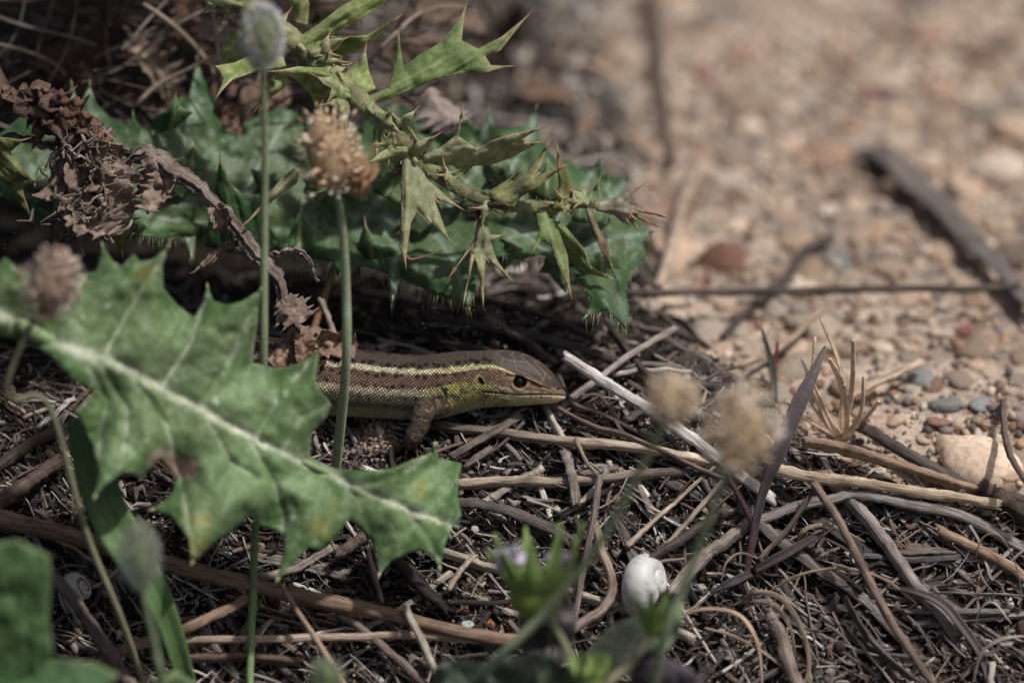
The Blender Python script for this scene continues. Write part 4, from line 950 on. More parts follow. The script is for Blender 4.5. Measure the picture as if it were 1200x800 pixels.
 ('twig', [(762, -20, 0.3), (772, 60, 0.3), (778, 130, 0.3), (788, 195, 0.2)], 5.0, lin(108, 92, 84), 'blurred dark upright stalk far back on the stones', {}),
 ('twig', [(1175, 470, 0.2), (1178, 510, 0.9), (1190, 545, 1.2), (1215, 580, 1.2)], 3.6, lin(120, 100, 86), 'thin curved brown stalk beside the big round stone', {}),
 ('twig', [(1010, 500, 0.35), (1060, 530, 0.3), (1120, 562, 0.3), (1200, 588, 0.25)], 7.0, lin(96, 84, 76), 'dark twig lying behind the rusty stem', {}),
 ('twig', [(715, 385, 0.3), (760, 440, 0.3), (810, 450, 0.3), (870, 452, 0.2)], 5.0, lin(84, 74, 68), 'dark twig half hidden in the litter crest', {}),
 ('straw', [(995, 465, 0.3), (1035, 445, 0.35), (1078, 425, 0.3)], 5.0, lin(206, 176, 144), 'pale blurred straw beside the blue grey stones', dict(cat='straw')),
 ('straw', [(860, 430, 0.3), (910, 410, 0.35), (960, 365, 0.5)], 4.4, lin(190, 160, 130), 'pale straw lying behind the dry grass tuft', dict(cat='straw')),
 ('straw', [(500, 372, 0.3), (560, 380, 0.3), (610, 395, 0.3), (650, 425, 0.25)], 4.5, lin(112, 96, 84), 'dull straw curving behind the lizard head', dict(cat='straw')),
 ('straw', [(470, 360, 0.3), (560, 352, 0.35), (640, 372, 0.3), (700, 400, 0.3)], 4.0, lin(100, 86, 76), 'dull straw lying in the shade above the lizard back', dict(cat='straw')),
 ('straw', [(600, 385, 0.3), (660, 402, 0.3), (720, 420, 0.3)], 5.0, lin(112, 98, 90), 'dull grey straw behind the lizard snout', dict(cat='straw')),
 ('stalk', [(397, 296, 1.5), (380, 350, 1.0), (362, 405, 0.4)], 4.0, lin(110, 116, 70), 'green stalk turning orange at its foot behind the lizard', dict(col2=lin(206, 128, 54), cat='stalk', groove=0.05)),
 ('stalk', [(376, 352, 1.3), (387, 380, 1.1), (398, 425, 0.9)], 3.6, lin(150, 128, 116), 'withered grey stalk beside the orange stalk', dict(cat='stalk')),
]
for k, (nm, pts, r_, c_, lab, kw) in enumerate(ST):
    stick(nm, pts, r_, c_, lab, seed=k, **kw)

# feathery bits on the two grass spikes
# ---- curled dry grass blades
def ribbon(name, pts, wpx, col, label, cat='grass blade', mat='fiber', group=None, n=60, free=False, seed=0, twist=1.5, thick=0.22):
    q = np.array([P(a, b, c) if free else G(a, b, c) for a, b, c in pts]); path = catmull(q, n); s = np.linspace(0, 1, n)
    rad = wpx * PX * 0.5 * (np.sin(np.pi * np.clip(0.12 + 0.83 * s, 0, 1)) ** 0.6)
    c = np.asarray(col)[None] * (0.75 + 0.5 * fbm(s * 6, seed, 2)[:, None])
    m = MB().tube(path, rad, 8, c, thick, 0.1, seed, True, 0.0, flat_dir=(math.sin(seed), -0.6, 0.7))
    return tag(m.build(name, M[mat]), label, cat, group)
CB = [([(868, 708, 0.2), (876, 698, 0.6), (890, 694, 0.8), (917, 702, 0.8), (940, 738, 0.7), (948, 780, 0.5), (938, 812, 0.3)], 9, lin(168, 140, 112), 'curled tan grass blade arching over the grey brown stem stub'),
      ([(872, 712, 0.2), (884, 704, 0.5), (906, 708, 0.6), (926, 735, 0.5), (932, 770, 0.3)], 7, lin(150, 124, 102), 'inner curled grass blade looped under the tan one'),
      ([(790, 728, 0.3), (812, 716, 0.5), (840, 713, 0.6), (868, 722, 0.6), (886, 748, 0.5), (892, 780, 0.35), (893, 812, 0.2)], 8, lin(180, 146, 112), 'tan grass blade bowed toward the purple shoot foot'),
      ([(826, 735, 0.3), (860, 745, 0.4), (895, 764, 0.4), (922, 788, 0.3), (930, 815, 0.2)], 5, lin(166, 134, 104), 'narrow tan blade running below the bowed one'),
      ([(900, 694, 0.2), (930, 676, 0.5), (965, 667, 0.6), (1000, 667, 0.6), (1035, 678, 0.5), (1066, 700, 0.5), (1072, 708, 0.4), (1056, 716, 0.3)], 6, lin(184, 148, 110), 'long tan blade arched between the purple shoot and the pale stem'),
      ([(932, 640, 0.3), (938, 626, 0.6), (950, 617, 0.7), (975, 616, 0.7), (1013, 634, 0.5)], 7, lin(196, 170, 134), 'short cream blade curled below the cream stem'),
      ([(1143, 655, 0.3), (1148, 636, 0.6), (1158, 626, 0.7), (1174, 631, 0.7), (1190, 660, 0.6), (1197, 700, 0.4), (1192, 725, 0.3)], 4, lin(172, 150, 124), 'thin cream blade hooped beside the tan stem'),
      ([(1146, 660, 0.3), (1150, 675, 0.5), (1160, 690, 0.4), (1168, 695, 0.2)], 4, lin(186, 166, 140), 'thin blade end dangling inside the hoop'),
      ([(1140, 740, 0.3), (1150, 712, 0.6), (1165, 706, 0.7), (1185, 730, 0.5)], 5, lin(176, 160, 146), 'pale silky blade curled beside the purple leaf'),
      ([(1140, 800, 0.3), (1150, 765, 0.6), (1175, 748, 0.7), (1215, 744, 0.5)], 7, lin(168, 150, 134), 'grey tan blade curling up beside the purple leaf tip'),
      ([(845, 680, 0.3), (852, 658, 0.5), (870, 648, 0.5), (900, 660, 0.3)], 4, lin(170, 146, 118), 'little blade curled behind the purple shoot'),
      ([(690, 600, 0.4), (720, 585, 0.3), (735, 560, 0.3), (742, 545, 0.2)], 3, lin(160, 140, 118), 'thin wisp of straw beside the hooked stick')]
for k, (pts, w_, c_, lab) in enumerate(CB): ribbon('curled_grass', pts, w_ * 0.72, c_ * 0.95 + 0.03, lab, seed=k + 3)

# ---- loose straws that only their place tells apart
straw_meshes = []
for k in range(14):
    r = np.random.default_rng(100 + k); n = 18; s = np.linspace(-0.5, 0.5, n)
    bend = (r.random() - 0.5) * 0.22; path = np.stack([s, bend * (s ** 2) * 2 + 0.03 * (fbm(s * 5, k, 1) - 0.5), 0.05 * (fbm(s * 4, k, 4) - 0.5)], -1)
    rd = (0.018 + 0.014 * r.random()) * (0.7 + 0.5 * fbm(s * 4 + 9, k, 2))
    cc = np.ones((n, 3)) * (0.7 + 0.6 * fbm(s * 5, k, 8)[:, None])
    m = MB().tube(path, rd, 9, cc, 0.3 + 0.5 * r.random(), 0.4, k, False, 0.14)
    straw_meshes.append(m.mesh('straw', np.zeros(3), M['fiber']))
PAL = [lin(176, 160, 140), lin(142, 128, 116), lin(110, 99, 91), lin(82, 74, 69), lin(160, 150, 143), lin(204, 192, 178), lin(146, 118, 96), lin(58, 52, 48), lin(218, 210, 200)]
CN = ['cream', 'grey brown', 'dull brown', 'dark brown', 'pale grey', 'bleached cream', 'rusty brown', 'blackened', 'whitish']
spots_ = []
r = np.random.default_rng(31)
while len(spots_) < 270:
    px, py = r.uniform(-30, 1220), r.uniform(330, 830)
    q = Gv(np.array([px]), np.array([py]))[0]
    if litter_mask(q[0], q[1]) < 0.6: continue
    if py < 440 and r.random() < 0.4: continue
    spots_.append(q)
from mathutils import Matrix
def lay(o, q, heading, L, h0, h1, thick, roll):
    d = np.array([math.cos(heading), math.sin(heading)]) * L * 0.5
    a = np.array([q[0] - d[0], q[1] - d[1], 0]); b = np.array([q[0] + d[0], q[1] + d[1], 0])
    a[2] = ground(a[0], a[1]) + h0; b[2] = ground(b[0], b[1]) + h1
    X = Vector(b - a); L3 = X.length; X.normalize(); Zv = Vector((0, 0, 1)); Yv = Zv.cross(X).normalized(); Zv = X.cross(Yv)
    m = Matrix((X, Yv, Zv)).transposed().to_4x4() @ Matrix.Rotation(roll, 4, 'X')
    m.translation = Vector((a + b) / 2 * CM)
    o.matrix_world = m @ Matrix.Diagonal((L3, thick, thick, 1))
for k, q in enumerate(spots_):
    o = bpy.data.objects.new('loose_straw', straw_meshes[k % 14]); sc.collection.objects.link(o)
    hd = r.normal(-0.55, 0.4) if r.random() < 0.65 else r.normal(0.5, 0.4)
    lay(o, q, hd, 0.5 + 1.5 * r.random() ** 1.5, 0.05 + 0.25 * r.random(), 0.05 + 0.25 * r.random(), 0.8 + 1.7 * r.random() ** 2, r.uniform(0, 6))
    ci = r.integers(len(PAL)); o.color = (*(PAL[ci] * (0.75 + 0.45 * r.random())), 1)
    tag(o, ('short ' if o.scale[0] < 1.0 else 'long ') + CN[ci] + ' loose straw scattered in the litter around the lizard', 'straw', 'loose straws in the litter')

thick_meshes = []
for k in range(8):
    rt = np.random.default_rng(500 + k); n = 26; s = np.linspace(-0.5, 0.5, n)
    path = np.stack([s, 0.10 * (rt.random() - 0.5) * s ** 2 + 0.02 * (fbm(s * 6, k, 1) - 0.5), 0.03 * (fbm(s * 5, k, 4) - 0.5)], -1)
    m = MB().tube(path, 0.05 * (0.75 + 0.5 * fbm(s * 5 + 9, k, 2)), 16, np.ones((n, 3)) * (0.7 + 0.6 * fbm(s * 6, k, 8)[:, None]), 0.55, 0.5, k, False, 0.18)
    m.K[0] = m.K[0] * np.array([1, 1, 2.0])
    thick_meshes.append(m.mesh('weathered_stem', np.zeros(3), M['fiber']))
for k in range(46):
    px, py = (r.uniform(540, 1210), r.uniform(530, 810)) if k < 34 else (r.uniform(0, 520), r.uniform(560, 810))
    o = bpy.data.objects.new('weathered_stem', thick_meshes[k % 8]); sc.collection.objects.link(o)
    q = G(px, py)
    if litter_mask(q[0], q[1]) < 0.7: q = G(px - 60, py + 90)
    lay(o, q, r.normal(-0.6, 0.3) if r.random() < 0.7 else r.normal(0.4, 0.3), 0.8 + 1.6 * r.random(), 0.03 + 0.12 * r.random(), 0.03 + 0.12 * r.random(), 1.0 + 0.9 * r.random(), r.uniform(-0.4, 0.4))
    o.color = (*([lin(150, 141, 134), lin(112, 104, 99), lin(84, 78, 75), lin(128, 116, 105)][k % 4] * r.uniform(0.7, 1.1)), 1)
    tag(o, 'thick weathered ' + ['pale grey', 'grey', 'charcoal grey', 'grey brown'][k % 4] + ' stem piece with ribbed surface, half buried in the litter', 'stem', 'weathered stem pieces in the litter')

# ---- the uncountable litter: fibres, flakes and grit
def batch_tubes(mb, Pth, rad, sides, col, flat):
    N_, n, _ = Pth.shape
    T = np.gradient(Pth, axis=1); T /= np.linalg.norm(T, axis=2, keepdims=True) + 1e-9
    ref = rng.normal(size=(N_, 1, 3)) * 0.4 + np.array([0, 0, 1.0])
    Nn = ref - T * (ref * T).sum(2, keepdims=True); Nn /= np.linalg.norm(Nn, axis=2, keepdims=True) + 1e-9
    B = np.cross(T, Nn); a = np.arange(sides) * 2 * math.pi / sides
    tp = np.sin(np.pi * np.linspace(0.2, 0.8, n)) ** 0.3
    rr = rad[:, None] * tp[None]
    V = Pth[:, :, None] + rr[..., None, None] * (np.cos(a)[None, None, :, None] * Nn[:, :, None] * flat[:, None, None, None] + np.sin(a)[None, None, :, None] * B[:, :, None])
    i, j = np.meshgrid(np.arange(n - 1), np.arange(sides), indexing='ij'); j2 = (j + 1) % sides
    Q = np.stack([i * sides + j, i * sides + j2, (i + 1) * sides + j2, (i + 1) * sides + j], -1).reshape(-1, 4)
    Q = (Q[None] + (np.arange(N_) * n * sides)[:, None, None]).reshape(-1, 4)
    L = np.linspace(0, 1, n)[None, :, None] * np.linalg.norm(Pth[:, -1] - Pth[:, 0], axis=1)[:, None, None]
    off = rng.random((N_, 1, 1, 3)) * 90
    K = np.stack([np.broadcast_to((np.cos(a) * 0.05)[None, None], (N_, n, sides)), np.broadcast_to((np.sin(a) * 0.05)[None, None], (N_, n, sides)), np.broadcast_to(L, (N_, n, sides))], -1) + off
    C = np.broadcast_to(col[:, None, None], (N_, n, sides, 3)) * (0.7 + 0.6 * vn(K[..., 2:3] * 3, K[..., :1]))
    mb.add(V.reshape(-1, 3), Q, None, C.reshape(-1, 3), K.reshape(-1, 3))
def in_litter(n, x0=-110, x1=1340, y0=320, y1=900, inv=False, thr=0.5):
    out = np.zeros((0, 3))
    while len(out) < n:
        q = Gv(rng.uniform(x0, x1, n), rng.uniform(y0, y1, n)); m = litter_mask(q[:, 0], q[:, 1])
        out = np.vstack([out, q[(m < 1 - thr) if inv else (m > thr)]])
    out = out[:n]; out[:, 2] = ground(out[:, 0], out[:, 1]); return out
PALA = np.array(PAL)
def pick(n, lo=0.5, hi=1.25): return PALA[rng.integers(len(PAL), size=n)] * rng.uniform(lo, hi, (n, 1))
def fibres(N_, L0, L1, r0, r1, hmax, curl, **kw):
    q = in_litter(N_, **kw); n = 8; hd = np.where(rng.random(N_) < 0.72, rng.normal(-0.5, 0.4, N_), rng.normal(0.45, 0.4, N_))
    L = L0 + (L1 - L0) * rng.random(N_) ** 2; s = np.linspace(-0.5, 0.5, n)[None]
    k = rng.normal(0, curl, (N_, 1)); ang = hd[:, None] + k * s
    dx = np.cumsum(np.cos(ang), 1) / n * L[:, None]; dy = np.cumsum(np.sin(ang), 1) / n * L[:, None]
    X = q[:, :1] + dx - dx.mean(1, keepdims=True); Y = q[:, 1:2] + dy - dy.mean(1, keepdims=True)
    h0 = rng.random((N_, 1)) ** 1.7 * hmax; Z = ground(X, Y) + h0 + 0.02 + rng.normal(0, 0.10, (N_, 1)) * s * np.minimum(L[:, None], 1.2) + rng.random((N_, 1)) * 0.15 * (0.25 - s ** 2) * L[:, None]
    return np.stack([X, Y, Z], -1), rng.uniform(r0, r1, N_)
fb = MB()
p_, r_ = fibres(2300, 0.2, 1.5, 0.008, 0.028, 0.26, 0.5); batch_tubes(fb, p_, r_, 6, pick(2300, 0.25, 1.4), rng.uniform(0.2, 0.8, 2300))
p_, r_ = fibres(1600, 0.15, 0.9, 0.003, 0.008, 0.30, 2.0); batch_tubes(fb, p_, r_, 3, pick(1600, 0.5, 1.4), rng.uniform(0.4, 1, 1600))
p_, r_ = fibres(1300, 0.12, 1.0, 0.02, 0.06, 0.16, 0.3); batch_tubes(fb, p_, r_, 8, pick(1300, 0.3, 1.15), rng.uniform(0.3, 0.8, 1300))
p_, r_ = fibres(1100, 0.4, 2.0, 0.01, 0.06, 0.4, 0.5, x0=380, x1=760, y0=-80, y1=330); batch_tubes(fb, p_, r_, 5, pick(1100, 0.3, 1.1), rng.uniform(0.3, 0.9, 1100))
tag(fb.build('litter', M['fiber']), 'fine brown plant litter covering the bank around the lizard', 'litter', kind='stuff')
def flakes(N_, s0, s1, q, h, cols):
    n = 12; a = np.arange(n) * 2 * math.pi / n
    rr = (0.6 + 0.6 * rng.random((N_, n))) * rng.uniform(s0, s1, (N_, 1)); el = rng.uniform(0.14, 0.6, (N_, 1))
    hd = rng.uniform(0, math.pi, (N_, 1)); u, v = rr * np.cos(a), rr * np.sin(a) * el
    X = u * np.cos(hd) - v * np.sin(hd); Y = u * np.sin(hd) + v * np.cos(hd); tx, ty = rng.normal(0, 0.35, (N_, 1)), rng.normal(0.5, 0.35, (N_, 1)); Zf = tx * X + ty * Y + 0.45 * rng.normal(0, 1, (N_, 1)) * u ** 2 / rr.mean(1, keepdims=True)
    R_ = np.stack([X, Y, Zf], -1) + q[:, None] + np.array([0, 0, 1]) * (h[:, None, None] + 0.01)
    c0 = R_.mean(1, keepdims=True); V = np.concatenate([R_, c0 + np.array([0, 0, 0.008]), R_ - np.array([0, 0, 0.02])], 1); m = 2 * n + 1
    T = [[n, k, (k + 1) % n] for k in range(n)]; Qd = [[k, n + 1 + k, n + 1 + (k + 1) % n, (k + 1) % n] for k in range(n)]
    T = (np.array(T)[None] + (np.arange(N_) * m)[:, None, None]).reshape(-1, 3); Qd = (np.array(Qd)[None] + (np.arange(N_) * m)[:, None, None]).reshape(-1, 4)
    return V.reshape(-1, 3), Qd, T, np.repeat(cols, m, 0)
fl = MB(); q = in_litter(5200); fl.add(*flakes(5200, 0.012, 0.11, q, rng.random(5200) ** 1.6 * 0.22, pick(5200, 0.2, 0.95)))
q = in_litter(1800, 380, 780, -90, 340); fl.add(*flakes(1800, 0.05, 0.3, q, rng.random(1800) ** 1.5 * 0.3, pick(1800, 0.35, 1.2)))
tag(fl.build('bark_flakes', M['dry'], smooth=False), 'crumbled brown bark and leaf flakes in the litter', 'flakes', kind='stuff')
ICO_V = []; ph_ = (1 + 5 ** 0.5) / 2
for a_ in (-1, 1):
    for b_ in (-ph_, ph_): ICO_V += [(0, a_, b_), (a_, b_, 0), (b_, 0, a_)]
ICO_V = np.array(ICO_V) / math.hypot(1, ph_)
ICO_T = []
for a_ in range(12):
    for b_ in range(a_ + 1, 12):
        for c__ in range(b_ + 1, 12):
            if max(np.linalg.norm(ICO_V[a_] - ICO_V[b_]), np.linalg.norm(ICO_V[b_] - ICO_V[c__]), np.linalg.norm(ICO_V[a_] - ICO_V[c__])) < 1.2:
                nrm_ = np.cross(ICO_V[b_] - ICO_V[a_], ICO_V[c__] - ICO_V[a_]); ICO_T.append((a_, b_, c__) if nrm_ @ ICO_V[a_] > 0 else (a_, c__, b_))
ICO_T = np.array(ICO_T)
def grit(q, size, cols, sink=0.3):
    N_ = len(q); V = ICO_V[None] * rng.uniform(0.7, 1.25, (N_, 12, 1)) * (rng.uniform(0.6, 1.25, (N_, 1, 3)) * size[:, None, None])
    V = V + q[:, None] + np.array([0, 0, 1]) * (size * (1 - 2 * sink))[:, None, None]
    T = (ICO_T[None] + (np.arange(N_) * 12)[:, None, None]).reshape(-1, 3)
    return V.reshape(-1, 3), None, T, np.repeat(cols, 12, 0)
SP = np.array([lin(180, 157, 138), lin(166, 144, 126), lin(194, 174, 156), lin(150, 142, 137), lin(138, 108, 92), lin(206, 194, 182), lin(122, 115, 114), lin(174, 142, 118)])
cr = MB(); q = in_litter(22000, thr=0.3); q[:, 2] += 0.14 * rng.random(22000) ** 2; cr.add(*grit(q, 0.005 + 0.030 * rng.random(22000) ** 3.5, np.where(rng.random((22000, 1)) < 0.16, SP[rng.integers(8, size=22000)], pick(22000, 0.3, 0.9)), 0.1))
# the little heap of pale sand beside the lizard foot
q = Gv(rng.normal(440, 17, 900), rng.normal(520, 15, 900)); q[:, 2] = ground(q[:, 0], q[:, 1]) + 0.16 * np.exp(-((unP(q)[0] - 440) / 18) ** 2) * rng.random(900) ** 0.6
cr.add(*grit(q, 0.012 + 0.026 * rng.random(900) ** 2, SP[rng.integers(8, size=900)] * rng.uniform(0.6, 1.2, (900, 1)), 0.2))
q = Gv(rng.normal(590, 28, 90), rng.normal(718, 14, 90), 0.06); cr.add(*grit(q, 0.02 + 0.05 * rng.random(90) ** 2, np.array([lin(190, 120, 84), lin(206, 176, 130), lin(210, 210, 206), lin(160, 100, 70)])[rng.integers(4, size=90)], 0.3))
tag(cr.build('soil_crumbs', M['stone'], smooth=False), 'crumbs of soil and sand grains among the litter', 'soil', kind='stuff')

# ------------------------------------------------------------------ stony ground on the right
def pebble_mesh(seed):
    r = np.random.default_rng(seed); W, q = uvball(np.zeros(3), 1.0, 12, 8)
    k = 0.45 + 1.0 * fbm(W[:, 0] * 1.6 + seed * 7, W[:, 1] * 1.6, W[:, 2] * 1.6); W = W * k[:, None] * np.array([1.1, 0.9, 0.62 + 0.2 * r.random()])
    return MB().add(W, q).mesh('pebble', np.zeros(3), M['stone'])
pm = [pebble_mesh(k) for k in range(9)]
KINDS = [('tan', SP[0], 'buff coloured pebble bedded in the sandy ground'), ('grey', lin(150, 146, 142), 'grey pebble bedded in the sandy ground'), ('red', lin(134, 102, 88), 'reddish brown pebble bedded in the sandy ground'), ('white', lin(216, 200, 182), 'whitish pebble bedded in the sandy ground'), ('dark', lin(104, 94, 92), 'dark purplish pebble bedded in the sandy ground')]
def put_pebble(q, size, c, label, k, group=None, sink=0.46, squash=0.62, cat='pebble', name='pebble'):
    o = bpy.data.objects.new(name, pm[k % 9]); sc.collection.objects.link(o)
    r_ = random.Random(k); o.rotation_euler = (r_.uniform(-0.3, 0.3), r_.uniform(-0.3, 0.3), r_.uniform(0, 6.28)); o.scale = (size, size, size * squash)
    z = ground(q[0], q[1]) + size * 0.6 * squash * (1 - 2 * sink); o.location = Vector((q[0] * CM, q[1] * CM, z * CM)); o.color = (*(np.asarray(c) * np.array([1.1, 1.1, 1.06])), 1)
    o.scale = (size * CM / 0.01, size * CM / 0.01, size * squash * CM / 0.01)
    return tag(o, label, cat, group)
SPEC = [(850, 297, 0.42, lin(124, 92, 80), 'large flat rust brown stone beside the pale straw'), (1145, 535, 0.62, lin(232, 206, 184), 'big rounded pinkish white stone beyond the rusty stem'), (1080, 437, 0.26, lin(136, 140, 138), 'blue grey flat stone beside the pale blurred straw'), (1108, 470, 0.24, lin(128, 132, 126), 'greenish grey stone below the blue grey one'),
        (1150, 470, 0.22, lin(146, 148, 152), 'pale bluish stone near the big rounded stone'), (1098, 492, 0.2, lin(146, 114, 98), 'rusty stone beside the big rounded stone'), (1130, 385, 0.17, lin(128, 92, 82), 'small dark red stone below the long straight twig'), (1170, 200, 0.48, lin(206, 188, 172), 'large pale rounded stone beside the bark strip'), (985, 300, 0.25, lin(124, 124, 124), 'slate blue stone beside the crooked twig'),
        (1026, 268, 0.19, lin(182, 146, 122), 'orange pebble above the long straight twig'), (822, 88, 0.22, lin(128, 88, 82), 'dark red pebble far back on the stony ground'), (1022, 112, 0.26, lin(114, 80, 80), 'wine red pebble far back above the bark strip'), (995, 145, 0.2, lin(184, 148, 124), 'small orange pebble far back above the bark strip'), (990, 690, 0.09, lin(196, 196, 200), 'small whitish quartz chip beside the slender brown stalk'),
        (975, 782, 0.09, lin(200, 206, 214), 'tiny bluish white quartz chip under the curled blades'), (660, 488, 0.13, lin(180, 186, 192), 'small bluish white chip behind the split straw'), (555, 705, 0.10, lin(206, 210, 214), 'white chip lying in the gap above the black straw'), (548, 726, 0.15, lin(196, 204, 204), 'flat white chip beside the red brown gravel')]
for k, (px, py, s_, c_, lab) in enumerate(SPEC):
    put_pebble(G(px, py, s_ * 0.3), s_, c_, lab, k + 3, None, 0.4, 0.9 if s_ > 0.4 else 0.6, 'stone' if s_ > 0.2 else 'pebble', 'stone' if s_ > 0.2 else 'pebble')
q = in_litter(1600, 560, 1230, -60, 640, True, 0.4); placed = [(*G(px, py)[:2], s_) for px, py, s_, _, _ in SPEC]; k = 0
for p in q:
    size = 0.13 + 0.40 * rng.random() ** 2.0
    if k >= 285 or any(math.hypot(p[0] - a, p[1] - b_) < 0.85 * (size + c_) for a, b_, c_ in placed): continue
    placed.append((p[0], p[1], size)); k += 1
    a = rng.random(); kd = 0 if a < 0.45 else 1 if a < 0.62 else 2 if a < 0.76 else 3 if a < 0.92 else 4
    put_pebble(p, size, (KINDS[kd][1] * 0.6 + 0.4 * SP[0]) * rng.uniform(0.55, 1.3), ('large ' if size > 0.26 else 'small ') + KINDS[kd][2], k, KINDS[kd][0] + ' pebbles in the sandy ground')
gv = MB(); q = in_litter(11000, 540, 1380, -110, 720, True, 0.35); gv.add(*grit(q, 0.012 + 0.09 * rng.random(11000) ** 3.5, SP[rng.integers(8, size=11000)] * np.array([1.1, 1.1, 1.06]) * rng.uniform(0.6, 1.25, (11000, 1)), 0.25))
tag(gv.build('gravel', M['stone'], smooth=True), 'fine sandy gravel between the pebbles', 'gravel', kind='stuff')
# ------------------------------------------------------------------ plantain seed heads on thin stalks
def seed_head(cx, cy, w0, hw, hh, stem_pts, label, core, floret, n=170, hairn=0, haircol=(0.6, 0.6, 0.6), seed=0, stemcol=(96, 122, 78), srpx=4.0, lean=0.0, fsize=0.07, name='plantain_stalk'):
    """hw, hh: half width and half height of the head in photo pixels; stem_pts: (x, y, depth) down to the root"""
    r = np.random.default_rng(seed)
    c0 = P(cx, cy, w0); a, b = hw * PX, hh * PX
    axis = UP * math.cos(lean) + RT * math.sin(lean); sx = np.cross(axis, -FW); fz = -FW
    pts = [c0 - axis * b * 0.8] + [q if isinstance(q, np.ndarray) else P(*q) for q in stem_pts]
    t_ = thing(name, pts[-1], label, 'plantain')
    n_ = 50; path = catmull(pts, n_)
    MB().tube(path, np.linspace(0.85, 1.25, n_) * srpx * PX, 9, lin(*stemcol)[None] * (0.8 + 0.4 * fbm(np.arange(n_) / 5, seed, 3)[:, None]), groove=0.12, seed=seed).build('stalk', M['soft'], t_)
    m = MB(); W, q = uvball(np.zeros(3), 1.0, 18, 12); W = W * np.array([a * 0.72, a * 0.72, b * 0.85]); m.add(c0 + W[:, :1] * sx + W[:, 1:2] * fz + W[:, 2:] * axis, q, None, lin(*core))
    head = m.build('head', M['soft'], t_)
    f = MB(); ga = math.pi * (3 - 5 ** 0.5)
    for k in range(n):
        z = 1 - 2 * (k + 0.5) / n; rr = math.sqrt(1 - z * z); th = ga * k
        d = np.array([rr * math.cos(th), rr * math.sin(th), z]); d = d + r.normal(0, 0.12, 3)
        if vn(d[0] * 2.5 + seed, d[1] * 2.5, d[2] * 2.5) < 0.22: continue
        p = c0 + (d[0] * sx + d[1] * fz) * a * (0.66 + 0.4 * vn(d[0] * 2 + 9, d[1] * 2 + seed, d[2] * 2) + 0.1 * r.random()) + d[2] * axis * b * (0.85 + 0.12 * r.random())
        o = d[0] * sx + d[1] * fz + (d[2] * 0.6 + 0.45) * axis; o /= np.linalg.norm(o); s1 = np.cross(o, axis + 0.01); s1 /= np.linalg.norm(s1); s2 = np.cross(o, s1)
        L = fsize * (0.5 + 1.1 * r.random()); wd = L * (0.38 + 0.2 * r.random())
        V = np.array([p - o * L * 0.3, p + s1 * wd, p - s1 * wd, p + s2 * wd * 0.6, p - s2 * wd * 0.6, p + o * L])
        col = lin(*floret[r.integers(len(floret))]) * (0.75 + 0.5 * r.random())
        f.add(V, None, [(0, 3, 1), (0, 2, 3), (0, 4, 2), (0, 1, 4), (5, 1, 3), (5, 3, 2), (5, 2, 4), (5, 4, 1)], col)
    f.build('florets', M['petal'], head)['kind'] = 'stuff'
    if hairn:
        h = MB()
        for k in range(hairn):
            d = r.normal(size=3); d /= np.linalg.norm(d)
            p = c0 + (d[0] * sx + d[1] * fz) * a * 0.8 + d[2] * axis * b * 0.86
            o = d[0] * sx + d[1] * fz + (d[2] + 0.5) * axis; o /= np.linalg.norm(o); L = 0.10 * (0.6 + 0.8 * r.random())
            h.tube([p, p + o * L * 0.6 + r.normal(0, 0.01, 3), p + o * L + r.normal(0, 0.02, 3)], [0.006, 0.005, 0.002], 3, haircol)
        h.build('head_hairs', M['petal'], head)['kind'] = 'stuff'
    return t_, head
WH = lin(222, 224, 228)
seed_head(308, 43, -4.2, 23, 37, [(310, 200, -3.2), (309, 330, -2.6), (308, 425, -2.1), G(302, 600)], 'young plantain head with silky white hairs on a green stalk behind the broad leaf', (140, 160, 88), [(150, 168, 96), (170, 176, 120), (190, 160, 110)], 150, 1500, WH, 1, (162, 176, 138), 4.3)
t2, h2 = seed_head(385, 178, -3.0, 36, 50, [(399, 250, -2.7), (405, 330, -2.2), (405, 430, -1.7), G(392, 560)], 'ripe brown plantain head with a side tuft, on a green stalk crossing the lizard back', (186, 160, 126), [(236, 214, 184), (222, 192, 158), (248, 238, 220), (190, 154, 122)], 230, 0, WH, 2, (166, 180, 146), 4.8, -0.15, 0.085)
tf = MB(); r_ = np.random.default_rng(5)
for k in range(70):
    a0 = P(418 + r_.normal(0, 5), 222 + r_.normal(0, 6), -2.9 + r_.normal(0, 0.08)); a1 = P(428 + r_.normal(0, 9), 190 + r_.normal(0, 10), -2.95 + r_.normal(0, 0.12))
    tf.tube([a0, (a0 + a1) / 2 + r_.normal(0, 0.02, 3), a1], [0.022, 0.018, 0.004], 4, lin(184, 144, 112) * (0.7 + 0.6 * r_.random()))
tf.build('side_tuft', M['petal'], t2)['kind'] = 'stuff'
seed_head(60, 334, -4.6, 35, 40, [(34, 385, -4.5), (14, 432, -4.3), (8, 455, -4.2), (18, 468, -4.1), (44, 464, -4.0), (64, 492, -3.9), (101, 624, -3.2), (142, 725, -2.8), G(186, 850)], 'grey brown plantain head on a sharply crooked stalk over the leaf base', (156, 132, 114), [(192, 166, 146), (172, 144, 126), (212, 192, 174), (222, 204, 188)], 260, 200, lin(190, 180, 176), 3, (148, 148, 118), 3.2, 0.3, 0.075)
seed_head(163, 652, -6.0, 22, 34, [(170, 705, -5.9), (182, 760, -5.6), (192, 815, -5.2), G(215, 1000)], 'small green plantain head with grey hairs in front of the strap leaf', (140, 156, 116), [(150, 164, 128), (170, 176, 150)], 110, 500, lin(176, 180, 178), 4, (142, 160, 124), 4.2)
